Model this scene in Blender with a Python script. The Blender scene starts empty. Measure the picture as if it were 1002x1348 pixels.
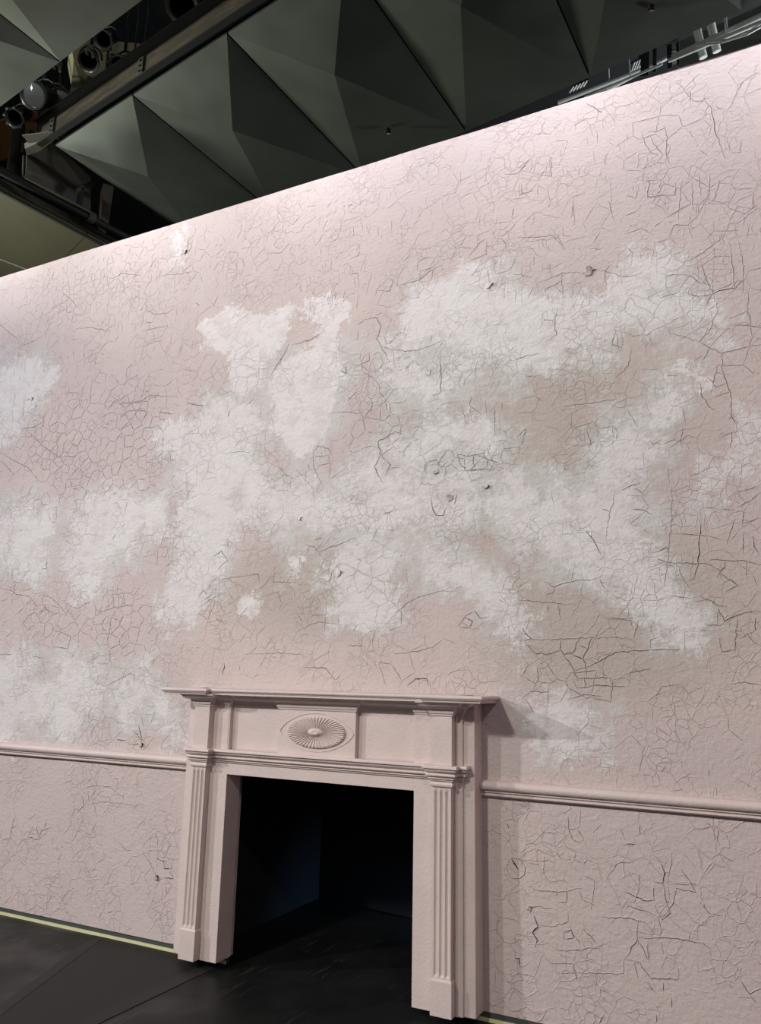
import bpy, bmesh, math, random
import numpy as np
from mathutils import Vector, Matrix, geometry
random.seed(7); np.random.seed(7)
PI = math.pi
SC = bpy.context.scene
COL = SC.collection

# ---------------------------------------------------------------- camera
R_,U_,F_ = (0.894322,0.446949,0.020620),(0.076860,-0.198867,0.977008),(-0.440774,0.872174,0.212203)
FPX, CAMLOC = 1028.172, (0.0,-3.8670,1.5450)
cam = bpy.data.cameras.new('camera'); cam.sensor_fit = 'VERTICAL'; cam.sensor_height = 36.0
cam.lens = FPX*36.0/1348.0; cam.clip_start = .05; cam.clip_end = 100
camo = bpy.data.objects.new('camera', cam); COL.objects.link(camo)
R_, U_, F_ = Vector(R_), Vector(U_), Vector(F_)
m = Matrix((R_, U_, -F_)).transposed().to_4x4(); m.translation = Vector(CAMLOC)
camo.matrix_world = m
SC.camera = camo

# ---------------------------------------------------------------- world, lights, exposure
SC.view_settings.view_transform = 'Standard'; SC.view_settings.look = 'None'
SC.view_settings.gamma = 1; SC.view_settings.use_curve_mapping = False
SC.view_settings.exposure = 0.0
wd = bpy.data.worlds.new('world'); SC.world = wd; wd.use_nodes = True
wd.node_tree.nodes['Background'].inputs[0].default_value = (.80, .80, .84, 1)
wd.node_tree.nodes['Background'].inputs[1].default_value = .16

def light(name, kind, loc, target, power, color=(1,1,1), size=.4, size_y=None, spot=None, blend=.5):
    l = bpy.data.lights.new(name, kind); l.energy = power; l.color = color
    if kind == 'AREA':
        l.size = size
        if size_y: l.shape = 'RECTANGLE'; l.size_y = size_y
    else: l.shadow_soft_size = size
    if spot: l.spot_size = math.radians(spot); l.spot_blend = blend
    o = bpy.data.objects.new(name, l); COL.objects.link(o); o.location = loc
    o.rotation_euler = (Vector(target)-Vector(loc)).to_track_quat('-Z', 'Y').to_euler()
    return o
# stage lanterns over the auditorium, out of frame
light('key_spot_left',  'SPOT', (-15.0,-8.3,6.6), (-1.6,0,.3), 4000, (.97,.935,.955), .14, spot=44, blend=1)
light('key_spot_centre','SPOT', (-9.0,-8.5,6.8), (-1.6,0,.2), 1400, (.99,.94,.94), .20, spot=52, blend=1)
light('front_flood',    'SPOT', (-3.8,-9.0,7.0), (-1.5,0,.3), 1600, (.98,.945,.89), .35, spot=62, blend=1)
light('fill_spot_right','SPOT', (3.6,-8.0,7.6), (-1.2,0,1.2), 620, (.97,.90,.84), .20, spot=85, blend=.9)
light('cool_spot_left', 'SPOT', (-8.5,-2.2,5.0), (-5.8,0,2.9), 130, (.72,.76,1.0), .3, spot=80, blend=1)
# wash battens hung just in front of the wall head, above the frame
for i, (bx_, pw) in enumerate([(-7.2,5.5),(-5.6,6),(-4.0,6.5),(-2.4,7),(-.9,8),(.6,9.5)]):
    light('wash_batten', 'AREA', (bx_,-1.05,6.0), (bx_,0,4.92), pw, (.88,.88,1.0), 1.2, .12).data.spread = math.radians(62)
# work light far left that rakes across the folded panels
light('work_light', 'AREA', (-7.6,.5,3.6), (-4.2,1.2,6.2), 33, (.95,1.0,.90), .5, .4).data.spread = math.radians(130)
light('work_light', 'AREA', (-9.6,-2.6,5.0), (-5.6,-1.4,6.25), 110, (.97,1.0,.86), .6, .4).data.spread = math.radians(60)
light('added_slot_fill', 'POINT', (-4.7,-1.05,6.75), (0,0,0), 14, (1.0,.95,.75), .05)  # added fill, hidden above the near panels, so the olive duct shows
light('added_slot_fill', 'POINT', (-5.9,-1.0,6.75), (0,0,0), 8, (.9,.95,1.0), .05)  # second added fill, hidden likewise, for highlights on the far left lenses
light('amber_glow', 'SPOT', (-9.6,.4,8.0), (-8.6,1.6,7.4), 40, (1.0,.62,.25), .1, spot=90)
light('side_wash_purple', 'SPOT', (5.5,-2.2,1.6), (-1.5,0,1.1), 80, (.95,.44,.62), .25, spot=60, blend=1)
light('rear_duct_light', 'AREA', (2.2,3.8,5.2), (1.6,4.6,7.5), 400, (.92,.98,1.0), .8)
light('hearth_spill', 'AREA', (-1.34,1.04,.16), (-2.1,1.24,.0), 1.7, (.35,.6,1.0), .3, .15).data.spread = math.radians(55)

CRACKS = [
(2,[(-0.436,4.454),(-0.424,4.376),(-0.397,4.312),(-0.36,4.282)]),
(2,[(-0.406,4.435),(-0.352,4.426),(-0.314,4.432)]),
(3,[(-0.321,4.443),(-0.309,4.375),(-0.321,4.288),(-0.308,4.211)]),
(2,[(-0.399,4.414),(-0.379,4.352),(-0.337,4.275),(-0.37,4.239),(-0.416,4.227)]),
(3,[(-0.12,4.548),(-0.088,4.464),(-0.082,4.336),(-0.06,4.24),(-0.044,4.164)]),
(2,[(-1.198,4.427),(-1.126,4.405),(-1.053,4.462)]),
(2,[(-0.922,4.45),(-0.929,4.326),(-0.994,4.355)]),
(3,[(-1.101,4.329),(-1.102,4.261),(-1.031,4.269)]),
(3,[(-0.413,4.144),(-0.425,4.057),(-0.291,4.028),(-0.284,4.097)]),
(2,[(-0.627,4.088),(-0.6,3.971)]),
(2,[(-0.531,4.097),(-0.486,4.066),(-0.467,4.133)]),
(2,[(-0.168,4.115),(-0.169,3.993)]),
(2,[(-0.119,4.1),(-0.134,3.983),(-0.182,3.901),(-0.216,3.928)]),
(2,[(-0.079,4.053),(-0.107,3.958),(-0.137,3.932)]),
(3,[(-1.147,4.196),(-1.158,4.121)]),
(2,[(0.032,4.245),(0.027,4.177),(-0.014,4.19)]),
(3,[(-0.183,4.608),(-0.189,4.555)]),
(3,[(0.039,4.536),(0.07,4.579)]),
(2,[(-0.357,4.133),(-0.364,4.049)]),
(2,[(-0.25,4.104),(-0.271,3.987),(-0.281,3.885)]),
(3,[(-0.717,4.724),(-0.637,4.637)]),
(2,[(-0.811,4.177),(-0.812,3.991)]),
(2,[(-0.623,4.374),(-0.634,4.303)]),
(2,[(-0.207,4.074),(-0.212,3.918)]),
(4,[(-0.193,3.613),(-0.174,3.537),(-0.147,3.441),(-0.12,3.451),(-0.045,3.45),(-0.002,3.491)]),
(3,[(-0.28,3.579),(-0.233,3.551),(-0.202,3.509),(-0.164,3.507)]),
(2,[(-0.147,3.441),(-0.132,3.361),(-0.173,3.26),(-0.224,3.202),(-0.37,3.284)]),
(3,[(-0.224,3.202),(-0.13,3.124),(-0.072,3.133),(-0.004,3.141),(0.042,3.139)]),
(3,[(-0.13,3.124),(-0.134,3.038),(-0.104,2.921),(-0.106,2.837),(-0.119,2.787)]),
(2,[(-0.084,3.297),(-0.002,3.321),(0.007,3.225)]),
(3,[(-0.081,3.256),(-0.041,3.255),(0.049,3.224)]),
(2,[(-0.051,3.447),(-0.051,3.523),(-0.057,3.693)]),
(2,[(-0.018,3.419),(-0.003,3.554),(-0.016,3.696)]),
(9,[(-0.773,3.698),(-0.732,3.699),(-0.698,3.703)]),
(2,[(-1.006,3.697),(-0.884,3.728),(-0.773,3.702)]),
(2,[(-0.699,3.7),(-0.652,3.68),(-0.581,3.638),(-0.53,3.622),(-0.478,3.633)]),
(2,[(-0.656,3.574),(-0.659,3.686),(-0.631,3.71),(-0.579,3.69),(-0.581,3.646)]),
(2,[(-1.132,4.005),(-1.014,3.971),(-0.927,3.963),(-0.866,3.858)]),
(2,[(-0.94,4.011),(-0.892,3.927),(-0.866,3.858)]),
(2,[(-0.876,3.994),(-0.87,3.945),(-0.821,3.933)]),
(2,[(-0.677,3.918),(-0.713,3.862)]),
(3,[(-0.918,3.525),(-0.934,3.438),(-0.926,3.374),(-0.978,3.349)]),
(2,[(-0.989,3.472),(-0.94,3.462)]),
(3,[(-0.627,3.327),(-0.639,3.264),(-0.592,3.241)]),
(2,[(-0.457,3.28),(-0.449,3.243)]),
(2,[(-0.631,3.079),(-0.565,3.138),(-0.548,3.219)]),
(2,[(-0.899,2.967),(-0.818,2.967),(-0.687,2.968),(-0.636,2.968)]),
(3,[(-1.152,2.833),(-1.101,2.87),(-1.127,2.787)]),
(2,[(-0.783,2.836),(-0.767,2.737)]),
(3,[(-0.232,2.987),(-0.235,2.935),(-0.204,2.864),(-0.177,2.841)]),
(3,[(-0.173,2.906),(-0.104,2.925)]),
(3,[(-0.206,3.023),(-0.164,2.957),(-0.123,2.97)]),
(2,[(-0.484,2.73),(-0.461,2.707),(-0.424,2.729)]),
(2,[(-0.326,2.776),(-0.342,2.699),(-0.332,2.672)]),
(2,[(-0.391,2.679),(-0.305,2.734),(-0.266,2.713)]),
(3,[(-1.151,3.271),(-1.086,3.286),(-1.022,3.282)]),
(3,[(-0.268,3.474),(-0.215,3.441),(-0.15,3.437)]),
(2,[(-0.276,3.64),(-0.177,3.673),(-0.077,3.741)]),
(2,[(-1.088,3.929),(-1.044,3.91),(-1.012,3.858)]),
(3,[(-0.978,3.648),(-0.892,3.679)]),
(2,[(-0.884,3.723),(-0.887,3.609),(-0.928,3.664)]),
(2,[(-0.36,3.587),(-0.28,3.579)]),
(2,[(-0.18,3.16),(-0.213,3.105)]),
(2,[(-0.165,3.03),(-0.103,3.013)]),
(3,[(-0.116,2.819),(-0.092,2.771)]),
(2,[(-0.169,2.704),(-0.112,2.722),(-0.123,2.647)]),
(4,[(-0.805,2.299),(-0.766,2.238),(-0.739,2.18)]),
(4,[(-0.274,2.294),(-0.283,2.239),(-0.297,2.105),(-0.318,2.046),(-0.341,2.029)]),
(3,[(-0.495,2.171),(-0.429,2.196),(-0.425,2.161),(-0.433,2.124),(-0.478,2.145)]),
(2,[(-0.414,2.257),(-0.334,2.252),(-0.244,2.239),(-0.19,2.215)]),
(3,[(-0.433,2.124),(-0.364,2.115),(-0.263,2.11),(-0.2,2.071)]),
(3,[(-0.263,2.11),(-0.24,2.127),(-0.18,2.121),(-0.089,2.11),(-0.036,2.093)]),
(3,[(-0.18,2.121),(-0.188,2.088),(-0.224,2.042)]),
(3,[(-0.201,2.059),(-0.134,2.003),(-0.19,1.976)]),
(3,[(-0.319,1.938),(-0.263,1.942),(-0.221,1.914),(-0.189,1.911)]),
(4,[(-0.226,1.902),(-0.204,1.844),(-0.149,1.869),(-0.095,1.883),(-0.051,1.885)]),
(2,[(-0.204,1.841),(-0.222,1.824),(-0.281,1.828)]),
(3,[(-0.15,1.858),(-0.17,1.714),(-0.224,1.709),(-0.227,1.772)]),
(3,[(-0.078,1.862),(-0.08,1.803),(-0.113,1.785),(-0.089,1.748),(-0.063,1.731)]),
(2,[(-0.08,1.803),(-0.146,1.766)]),
(3,[(-0.06,2.225),(-0.058,2.177),(-0.04,2.138)]),
(2,[(-0.17,2.195),(-0.143,2.266),(-0.135,2.302)]),
(2,[(-0.432,2.137),(-0.405,2.31),(-0.392,2.486)]),
(2,[(-0.716,2.241),(-0.685,2.388),(-0.656,2.485)]),
(4,[(-0.722,2.404),(-0.687,2.389)]),
(3,[(-0.58,2.389),(-0.532,2.385),(-0.491,2.36)]),
(3,[(-0.625,2.491),(-0.537,2.522)]),
(2,[(-0.563,2.496),(-0.516,2.452)]),
(3,[(-0.53,2.287),(-0.51,2.269)]),
(3,[(-1.024,2.054),(-0.972,2.026),(-0.926,2.042),(-0.861,2.055),(-0.798,2.052),(-0.747,2.069)]),
(2,[(-0.972,2.026),(-0.972,2.007),(-1.019,1.982)]),
(3,[(-0.748,2.057),(-0.723,2.005)]),
(2,[(-0.731,1.868),(-0.611,1.853),(-0.601,1.811)]),
(2,[(-0.575,1.859),(-0.602,1.774)]),
(4,[(-1.142,1.823),(-1.096,1.771),(-1.13,1.762)]),
(2,[(-1.13,1.762),(-0.947,1.77),(-0.796,1.775),(-0.626,1.772),(-0.592,1.75)]),
(4,[(-0.947,1.77),(-0.954,1.72),(-0.936,1.691),(-0.885,1.707),(-0.858,1.776)]),
(4,[(-0.796,1.772),(-0.843,1.67),(-0.831,1.652),(-0.829,1.591)]),
(4,[(-0.936,1.691),(-0.888,1.621),(-0.871,1.566)]),
(3,[(-0.859,1.738),(-0.822,1.724)]),
(4,[(-0.892,1.695),(-0.837,1.667)]),
(3,[(-1.13,1.752),(-1.078,1.701),(-1.013,1.695),(-0.948,1.72)]),
(3,[(-0.888,1.615),(-0.8,1.646),(-0.738,1.677),(-0.689,1.704),(-0.547,1.714),(-0.398,1.72)]),
(4,[(-0.877,1.578),(-0.718,1.587),(-0.713,1.557)]),
(3,[(-0.89,1.566),(-0.878,1.535),(-0.792,1.549),(-0.648,1.546)]),
(3,[(-0.839,1.591),(-0.835,1.542)]),
(3,[(-1.141,1.486),(-1.108,1.512),(-1.017,1.514),(-1.022,1.446)]),
(3,[(-0.905,1.486),(-0.83,1.506),(-0.757,1.496)]),
(2,[(-0.529,1.72),(-0.527,1.762),(-0.486,1.774)]),
(2,[(-0.955,1.942),(-0.95,1.859)]),
(2,[(-1.007,1.937),(-1.008,1.905)]),
(2,[(-0.196,1.567),(-0.138,1.577),(-0.075,1.564)]),
(2,[(-0.126,2.43),(-0.066,2.443),(-0.016,2.457)]),
(2,[(-0.114,2.368),(-0.059,2.388),(-0.013,2.426)]),
(2,[(-0.098,2.285),(-0.02,2.306)]),
(2,[(-0.45,2.014),(-0.433,2.124)]),
(2,[(-0.388,2.11),(-0.368,2.048),(-0.343,1.998)]),
(2,[(-1.166,1.967),(-0.865,1.933)]),
(2,[(-0.095,2.108),(-0.097,2.037)]),
(2,[(-0.095,2.251),(-0.103,2.144)]),
(3,[(-0.937,0.944),(-0.936,0.896),(-0.919,0.85),(-0.881,0.83)]),
(2,[(-0.699,0.913),(-0.679,0.868)]),
(4,[(-0.68,0.853),(-0.636,0.855)]),
(3,[(-0.614,0.936),(-0.614,0.898)]),
(3,[(-0.289,0.952),(-0.292,0.902)]),
(4,[(-0.528,0.787),(-0.517,0.749),(-0.527,0.708),(-0.565,0.709)]),
(3,[(-0.527,0.708),(-0.519,0.643),(-0.505,0.589),(-0.54,0.557),(-0.566,0.614)]),
(3,[(-0.474,0.693),(-0.393,0.686),(-0.418,0.733),(-0.449,0.773)]),
(2,[(-0.474,0.693),(-0.485,0.636),(-0.54,0.563)]),
(4,[(-0.689,0.651),(-0.612,0.625),(-0.568,0.633),(-0.568,0.681)]),
(3,[(-0.683,0.599),(-0.596,0.579)]),
(3,[(-0.799,0.532),(-0.668,0.545),(-0.61,0.536),(-0.577,0.502)]),
(3,[(-0.639,0.538),(-0.646,0.47),(-0.705,0.373)]),
(3,[(-0.648,0.47),(-0.606,0.389),(-0.603,0.455)]),
(3,[(-0.648,0.47),(-0.544,0.485),(-0.432,0.491),(-0.378,0.489),(-0.352,0.472)]),
(3,[(-0.425,0.525),(-0.434,0.496)]),
(2,[(-1.138,0.621),(-1.073,0.608),(-0.957,0.62),(-0.881,0.642)]),
(3,[(-0.998,0.627),(-0.999,0.592)]),
(3,[(-0.951,0.633),(-0.952,0.577),(-0.997,0.566)]),
(3,[(-1.134,0.532),(-1.107,0.536)]),
(6,[(-1.13,0.533),(-1.125,0.504)]),
(6,[(-1.108,0.495),(-1.09,0.45),(-1.116,0.423),(-1.094,0.392),(-1.105,0.361)]),
(2,[(-1.09,0.456),(-1.025,0.46),(-0.949,0.494),(-0.95,0.54)]),
(4,[(-0.971,0.444),(-0.937,0.461),(-0.926,0.428),(-0.97,0.416),(-0.971,0.444)]),
(3,[(-0.925,0.44),(-0.896,0.404)]),
(3,[(-0.881,0.469),(-0.828,0.426)]),
(2,[(-1.004,0.394),(-1.005,0.365),(-0.89,0.383),(-0.779,0.428)]),
(2,[(-1.042,0.308),(-0.929,0.32),(-0.933,0.28),(-0.986,0.271)]),
(3,[(-0.929,0.32),(-0.921,0.254)]),
(2,[(-0.943,0.279),(-0.713,0.317),(-0.707,0.373)]),
(3,[(-0.699,0.374),(-0.641,0.372),(-0.598,0.314),(-0.486,0.333),(-0.483,0.371)]),
(3,[(-0.548,0.307),(-0.55,0.275)]),
(3,[(-0.518,0.254),(-0.52,0.217)]),
(3,[(-0.611,0.291),(-0.584,0.266)]),
(3,[(-0.243,0.369),(-0.21,0.324),(-0.166,0.352)]),
(2,[(-0.21,0.324),(-0.187,0.293)]),
(2,[(-0.894,0.628),(-0.883,0.595),(-0.828,0.579)]),
(2,[(-0.769,0.696),(-0.717,0.765),(-0.621,0.788)]),
(2,[(-0.379,0.65),(-0.338,0.607),(-0.29,0.608)]),
(3,[(-0.235,0.417),(-0.241,0.395)]),
(3,[(-1.214,0.734),(-1.19,0.737),(-1.166,0.733),(-1.15,0.714),(-1.145,0.693),(-1.151,0.668),(-1.17,0.651),(-1.194,0.645),(-1.215,0.65)]),
(1,[(-1.215,0.65),(-1.231,0.668),(-1.235,0.692),(-1.228,0.717),(-1.214,0.734)]),
(7,[(-1.214,0.734),(-1.197,0.711),(-1.18,0.689)]),
(6,[(-1.155,0.722),(-1.146,0.699)]),
(7,[(-1.231,0.887),(-1.224,0.868)]),
(5,[(-1.204,0.299),(-1.184,0.302),(-1.182,0.268)]),
(5,[(-1.204,0.387),(-1.201,0.375)]),
(3,[(-0.583,0.179),(-0.584,0.147)]),
(3,[(-0.803,0.138),(-0.83,0.095)]),
(2,[(-0.633,0.661),(-0.624,0.73)]),
(3,[(-1.023,0.541),(-1.127,0.533)]),
(3,[(-4.021,2.701),(-3.994,2.717),(-3.949,2.659)]),
(3,[(-4.002,2.456),(-3.972,2.499)]),
(4,[(-3.121,2.294),(-3.063,2.327),(-3.012,2.264),(-3.083,2.208)]),
(3,[(-3.075,2.361),(-3.009,2.357)]),
(2,[(-3.024,2.395),(-3.017,2.354)]),
(5,[(-2.989,1.635),(-2.983,1.612),(-2.999,1.571)]),
(4,[(-3.221,2.038),(-3.184,2.086),(-3.161,2.053)]),
(3,[(-3.102,2.067),(-3.158,2.024)]),
(3,[(-3.936,1.479),(-3.828,1.522),(-3.734,1.564),(-3.7,1.556),(-3.692,1.492)]),
(4,[(-4.584,2.032),(-4.575,1.996),(-4.484,1.967)]),
(2,[(-4.575,1.996),(-4.65,1.961)]),
(3,[(-5.074,2.158),(-4.961,2.144),(-4.9,2.109),(-4.763,2.092),(-4.644,2.006)]),
(3,[(-4.659,2.098),(-4.526,2.076),(-4.414,2.001),(-4.356,1.947)]),
(3,[(-4.471,1.798),(-4.461,1.737),(-4.31,1.719),(-4.299,1.806),(-4.493,1.86)]),
(3,[(-4.64,1.666),(-4.537,1.658)]),
(3,[(-4.547,1.64),(-4.527,1.596)]),
(2,[(-3.966,2.077),(-3.773,2.088)]),
(3,[(-4.068,1.959),(-3.932,1.99),(-3.752,2.006)]),
(3,[(-4.125,2.029),(-4.056,1.958),(-4.027,2.009)]),
(2,[(-3.987,2.06),(-3.977,1.982)]),
(2,[(-3.943,2.076),(-3.927,1.99)]),
(2,[(-3.897,2.083),(-3.882,1.997)]),
(2,[(-3.851,2.082),(-3.837,2.005)]),
(3,[(-3.871,1.87),(-3.833,1.928)]),
(4,[(-4.62,2.345),(-4.61,2.284),(-4.65,2.285)]),
(2,[(-3.127,2.132),(-3.029,2.148),(-2.854,2.161),(-2.779,2.169)]),
(2,[(-3.215,1.974),(-3.099,2.035),(-3.002,2.064)]),
(3,[(-3.793,1.146),(-3.739,1.149)]),
(4,[(-3.659,1.208),(-3.59,1.164),(-3.597,1.133),(-3.693,1.128)]),
(4,[(-3.418,1.513),(-3.415,1.482)]),
(3,[(-3.068,1.899),(-3.018,1.883)]),
(2,[(-4.042,1.502),(-3.936,1.479)]),
(3,[(-4.987,1.682),(-4.865,1.679)]),
(3,[(-4.714,1.719),(-4.724,1.809)]),
(2,[(-4.118,1.634),(-4.029,1.669)]),
(4,[(-2.631,3.635),(-2.688,3.54),(-2.748,3.462)]),
(3,[(-2.611,3.623),(-2.458,3.638),(-2.366,3.681)]),
(6,[(-2.505,3.63),(-2.453,3.641)]),
(4,[(-2.094,3.696),(-2.006,3.69),(-1.979,3.623),(-2.006,3.553),(-1.914,3.389)]),
(3,[(-2.138,3.671),(-2.094,3.691)]),
(3,[(-2.162,3.583),(-2.135,3.569),(-2.137,3.628)]),
(5,[(-2.245,3.387),(-2.208,3.365),(-2.214,3.415)]),
(4,[(-2.104,3.413),(-2.052,3.421),(-2.053,3.471)]),
(3,[(-2.094,3.362),(-2.104,3.405)]),
(2,[(-2.093,3.354),(-2.014,3.292),(-1.961,3.227)]),
(3,[(-1.984,3.5),(-1.814,3.436),(-1.715,3.434),(-1.587,3.459)]),
(4,[(-1.812,3.331),(-1.78,3.35)]),
(5,[(-1.681,3.27),(-1.657,3.263),(-1.649,3.296)]),
(4,[(-1.594,3.365),(-1.586,3.238),(-1.593,3.147),(-1.64,3.138)]),
(3,[(-1.838,3.87),(-1.737,3.873),(-1.671,3.916),(-1.589,3.938)]),
(3,[(-1.413,3.962),(-1.357,4.022),(-1.326,4.039)]),
(3,[(-1.405,3.927),(-1.311,3.945),(-1.311,4.026)]),
(2,[(-2.325,3.126),(-2.218,3.119),(-2.077,3.091)]),
(2,[(-2.028,3.165),(-2.026,3.084)]),
(2,[(-1.943,3.168),(-1.924,3.086)]),
(4,[(-1.823,2.932),(-1.872,2.954),(-1.979,2.905),(-1.96,2.817),(-1.887,2.863)]),
(4,[(-1.96,2.817),(-2.0,2.76),(-1.974,2.703),(-1.94,2.654)]),
(3,[(-1.96,2.817),(-1.893,2.756),(-1.933,2.699)]),
(3,[(-2.415,2.893),(-2.389,2.93),(-2.316,2.905),(-2.288,2.862)]),
(3,[(-2.415,2.893),(-2.411,2.795),(-2.352,2.686)]),
(2,[(-2.404,2.859),(-2.315,2.865)]),
(2,[(-2.673,2.848),(-2.622,2.785),(-2.564,2.746),(-2.58,2.699)]),
(3,[(-1.677,2.747),(-1.614,2.756),(-1.583,2.708),(-1.545,2.741)]),
(3,[(-1.684,2.748),(-1.676,2.688)]),
(4,[(-1.492,2.786),(-1.477,2.726),(-1.44,2.678),(-1.257,2.666)]),
(3,[(-1.373,2.758),(-1.25,2.694)]),
(3,[(-1.402,2.761),(-1.388,2.68)]),
(3,[(-1.343,2.762),(-1.315,2.723),(-1.322,2.673)]),
(3,[(-1.492,2.772),(-1.417,2.756),(-1.329,2.767)]),
(2,[(-1.462,3.051),(-1.447,2.974)]),
(3,[(-1.408,3.096),(-1.416,3.044),(-1.357,2.991)]),
(2,[(-1.275,3.024),(-1.27,2.862)]),
(8,[(-1.313,3.733),(-1.29,3.739),(-1.27,3.756)]),
(3,[(-1.898,3.918),(-1.923,3.847),(-2.002,3.868)]),
(2,[(-2.213,4.033),(-2.149,4.018),(-2.141,3.947)]),
(2,[(-2.852,4.323),(-2.727,4.302),(-2.669,4.353)]),
(3,[(-5.47,4.328),(-5.364,4.251),(-5.242,4.161),(-5.184,4.084)]),
(2,[(-5.184,4.084),(-5.041,4.101),(-4.944,4.127)]),
(3,[(-4.567,4.118),(-4.431,4.102),(-4.213,4.029)]),
(3,[(-4.324,4.491),(-4.242,4.462),(-4.167,4.487),(-3.969,4.42)]),
(2,[(-3.78,4.377),(-3.635,4.353),(-3.505,4.343)]),
(3,[(-3.906,4.191),(-3.875,4.124),(-3.797,4.078),(-3.676,4.063),(-3.621,4.091)]),
(2,[(-3.901,4.029),(-3.79,4.017)]),
(2,[(-3.906,3.97),(-3.666,3.963)]),
(3,[(-4.09,3.45),(-3.868,3.421),(-3.778,3.461),(-3.52,3.413)]),
(2,[(-4.038,3.326),(-3.959,3.373),(-3.815,3.372)]),
(4,[(-3.682,3.324),(-3.553,3.294)]),
(4,[(-3.436,3.354),(-3.29,3.315)]),
(5,[(-3.08,3.205),(-3.073,3.248)]),
(3,[(-5.05,3.381),(-4.894,3.381),(-4.804,3.42)]),
(3,[(-5.006,3.375),(-4.814,3.229),(-4.606,3.105),(-4.448,3.097)]),
(3,[(-5.268,3.221),(-5.108,3.141),(-4.925,3.061),(-4.797,2.948)]),
(3,[(-5.256,3.158),(-5.058,3.014)]),
(2,[(-4.628,3.61),(-4.465,3.585)]),
(2,[(-3.082,2.961),(-3.0,2.96),(-2.879,2.949)]),
(3,[(-3.811,3.23),(-3.705,3.216)]),
(6,[(-3.593,4.536),(-3.551,4.511)]),
(3,[(-4.784,4.465),(-4.69,4.401),(-4.592,4.294)]),
(2,[(-5.526,4.639),(-5.401,4.634)]),
(6,[(-5.032,3.612),(-4.961,3.619)]),
(4,[(-3.429,4.09),(-3.389,4.062)]),
(3,[(-2.831,2.166),(-2.774,2.164),(-2.765,2.117)]),
(4,[(-2.382,2.349),(-2.329,2.361)]),
(3,[(-2.361,2.28),(-2.223,2.313),(-2.114,2.347)]),
(3,[(-2.443,2.326),(-2.38,2.307),(-2.361,2.28)]),
(6,[(-2.21,2.17),(-2.2,2.14),(-2.225,2.119)]),
(2,[(-2.445,1.836),(-2.343,1.871),(-2.19,1.854)]),
(2,[(-1.898,1.844),(-1.876,1.885),(-1.791,1.961),(-1.7,2.0),(-1.595,2.024),(-1.492,2.021)]),
(4,[(-1.485,1.838),(-1.449,1.885),(-1.406,1.864),(-1.421,1.831),(-1.478,1.832)]),
(4,[(-1.392,1.917),(-1.364,1.877),(-1.329,1.883)]),
(3,[(-1.406,1.911),(-1.449,1.885)]),
(5,[(-1.77,1.53),(-1.725,1.564),(-1.659,1.565),(-1.654,1.538)]),
(3,[(-1.849,1.694),(-1.727,1.705),(-1.638,1.725),(-1.579,1.766)]),
(3,[(-2.136,1.74),(-2.052,1.735),(-2.048,1.782)]),
(3,[(-2.426,1.617),(-2.281,1.615),(-2.212,1.549),(-2.18,1.577)]),
(6,[(-2.514,2.487),(-2.469,2.492)]),
(4,[(-1.644,2.546),(-1.636,2.487),(-1.613,2.442),(-1.57,2.436),(-1.552,2.48)]),
(4,[(-1.492,2.547),(-1.507,2.491)]),
(3,[(-1.936,2.474),(-1.879,2.485)]),
(4,[(-2.102,2.22),(-2.077,2.22)]),
(2,[(-2.655,2.206),(-2.668,2.113),(-2.503,2.107)]),
(2,[(-2.798,1.688),(-2.615,1.696),(-2.438,1.689)]),
(4,[(-4.045,0.792),(-4.025,0.734),(-4.074,0.692)]),
(3,[(-4.035,0.841),(-3.918,0.865),(-3.817,0.865),(-3.703,0.813)]),
(2,[(-4.004,0.742),(-3.871,0.77),(-3.707,0.778),(-3.576,0.766)]),
(4,[(-4.65,0.613),(-4.662,0.537),(-4.673,0.468)]),
(4,[(-4.537,0.476),(-4.485,0.499),(-4.402,0.496),(-4.383,0.552),(-4.297,0.578)]),
(4,[(-4.348,0.616),(-4.359,0.569)]),
(3,[(-4.469,0.568),(-4.495,0.504)]),
(2,[(-4.763,0.453),(-4.651,0.477)]),
(3,[(-4.432,0.571),(-4.417,0.536),(-4.394,0.502)]),
(7,[(-3.426,0.611),(-3.403,0.611)]),
(5,[(-3.405,0.492),(-3.344,0.482),(-3.336,0.44),(-3.28,0.452),(-3.286,0.478)]),
(5,[(-3.286,0.429),(-3.263,0.395),(-3.334,0.391)]),
(3,[(-3.317,0.345),(-3.303,0.309)]),
(3,[(-3.46,0.287),(-3.438,0.294)]),
(3,[(-3.909,0.362),(-3.878,0.377)]),
(3,[(-3.888,0.327),(-3.862,0.341)]),
(6,[(-4.151,0.092),(-4.154,0.066)]),
(4,[(-4.102,0.11),(-4.075,0.097),(-4.069,0.058)]),
(3,[(-4.538,0.045),(-4.505,0.067),(-4.397,0.076)]),
(3,[(-4.544,0.348),(-4.484,0.325),(-4.451,0.293),(-4.394,0.282)]),
(4,[(-3.737,0.111),(-3.738,0.056)]),
(3,[(-3.816,0.1),(-3.79,0.147)]),
(4,[(-3.741,0.143),(-3.711,0.158)]),
(2,[(-3.756,0.914),(-3.766,0.861)]),
(2,[(-4.228,0.483),(-4.221,0.437)]),
(3,[(-3.798,0.917),(-3.757,0.92)]),
(3,[(-3.72,0.559),(-3.642,0.51),(-3.603,0.515)]),
(3,[(-3.998,0.825),(-3.99,0.767)]),
(2,[(-3.95,0.853),(-3.939,0.771)]),
(5,[(-3.632,1.254),(-3.59,1.172),(-3.595,1.142)]),
(5,[(-3.794,1.15),(-3.726,1.148)])]
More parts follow.
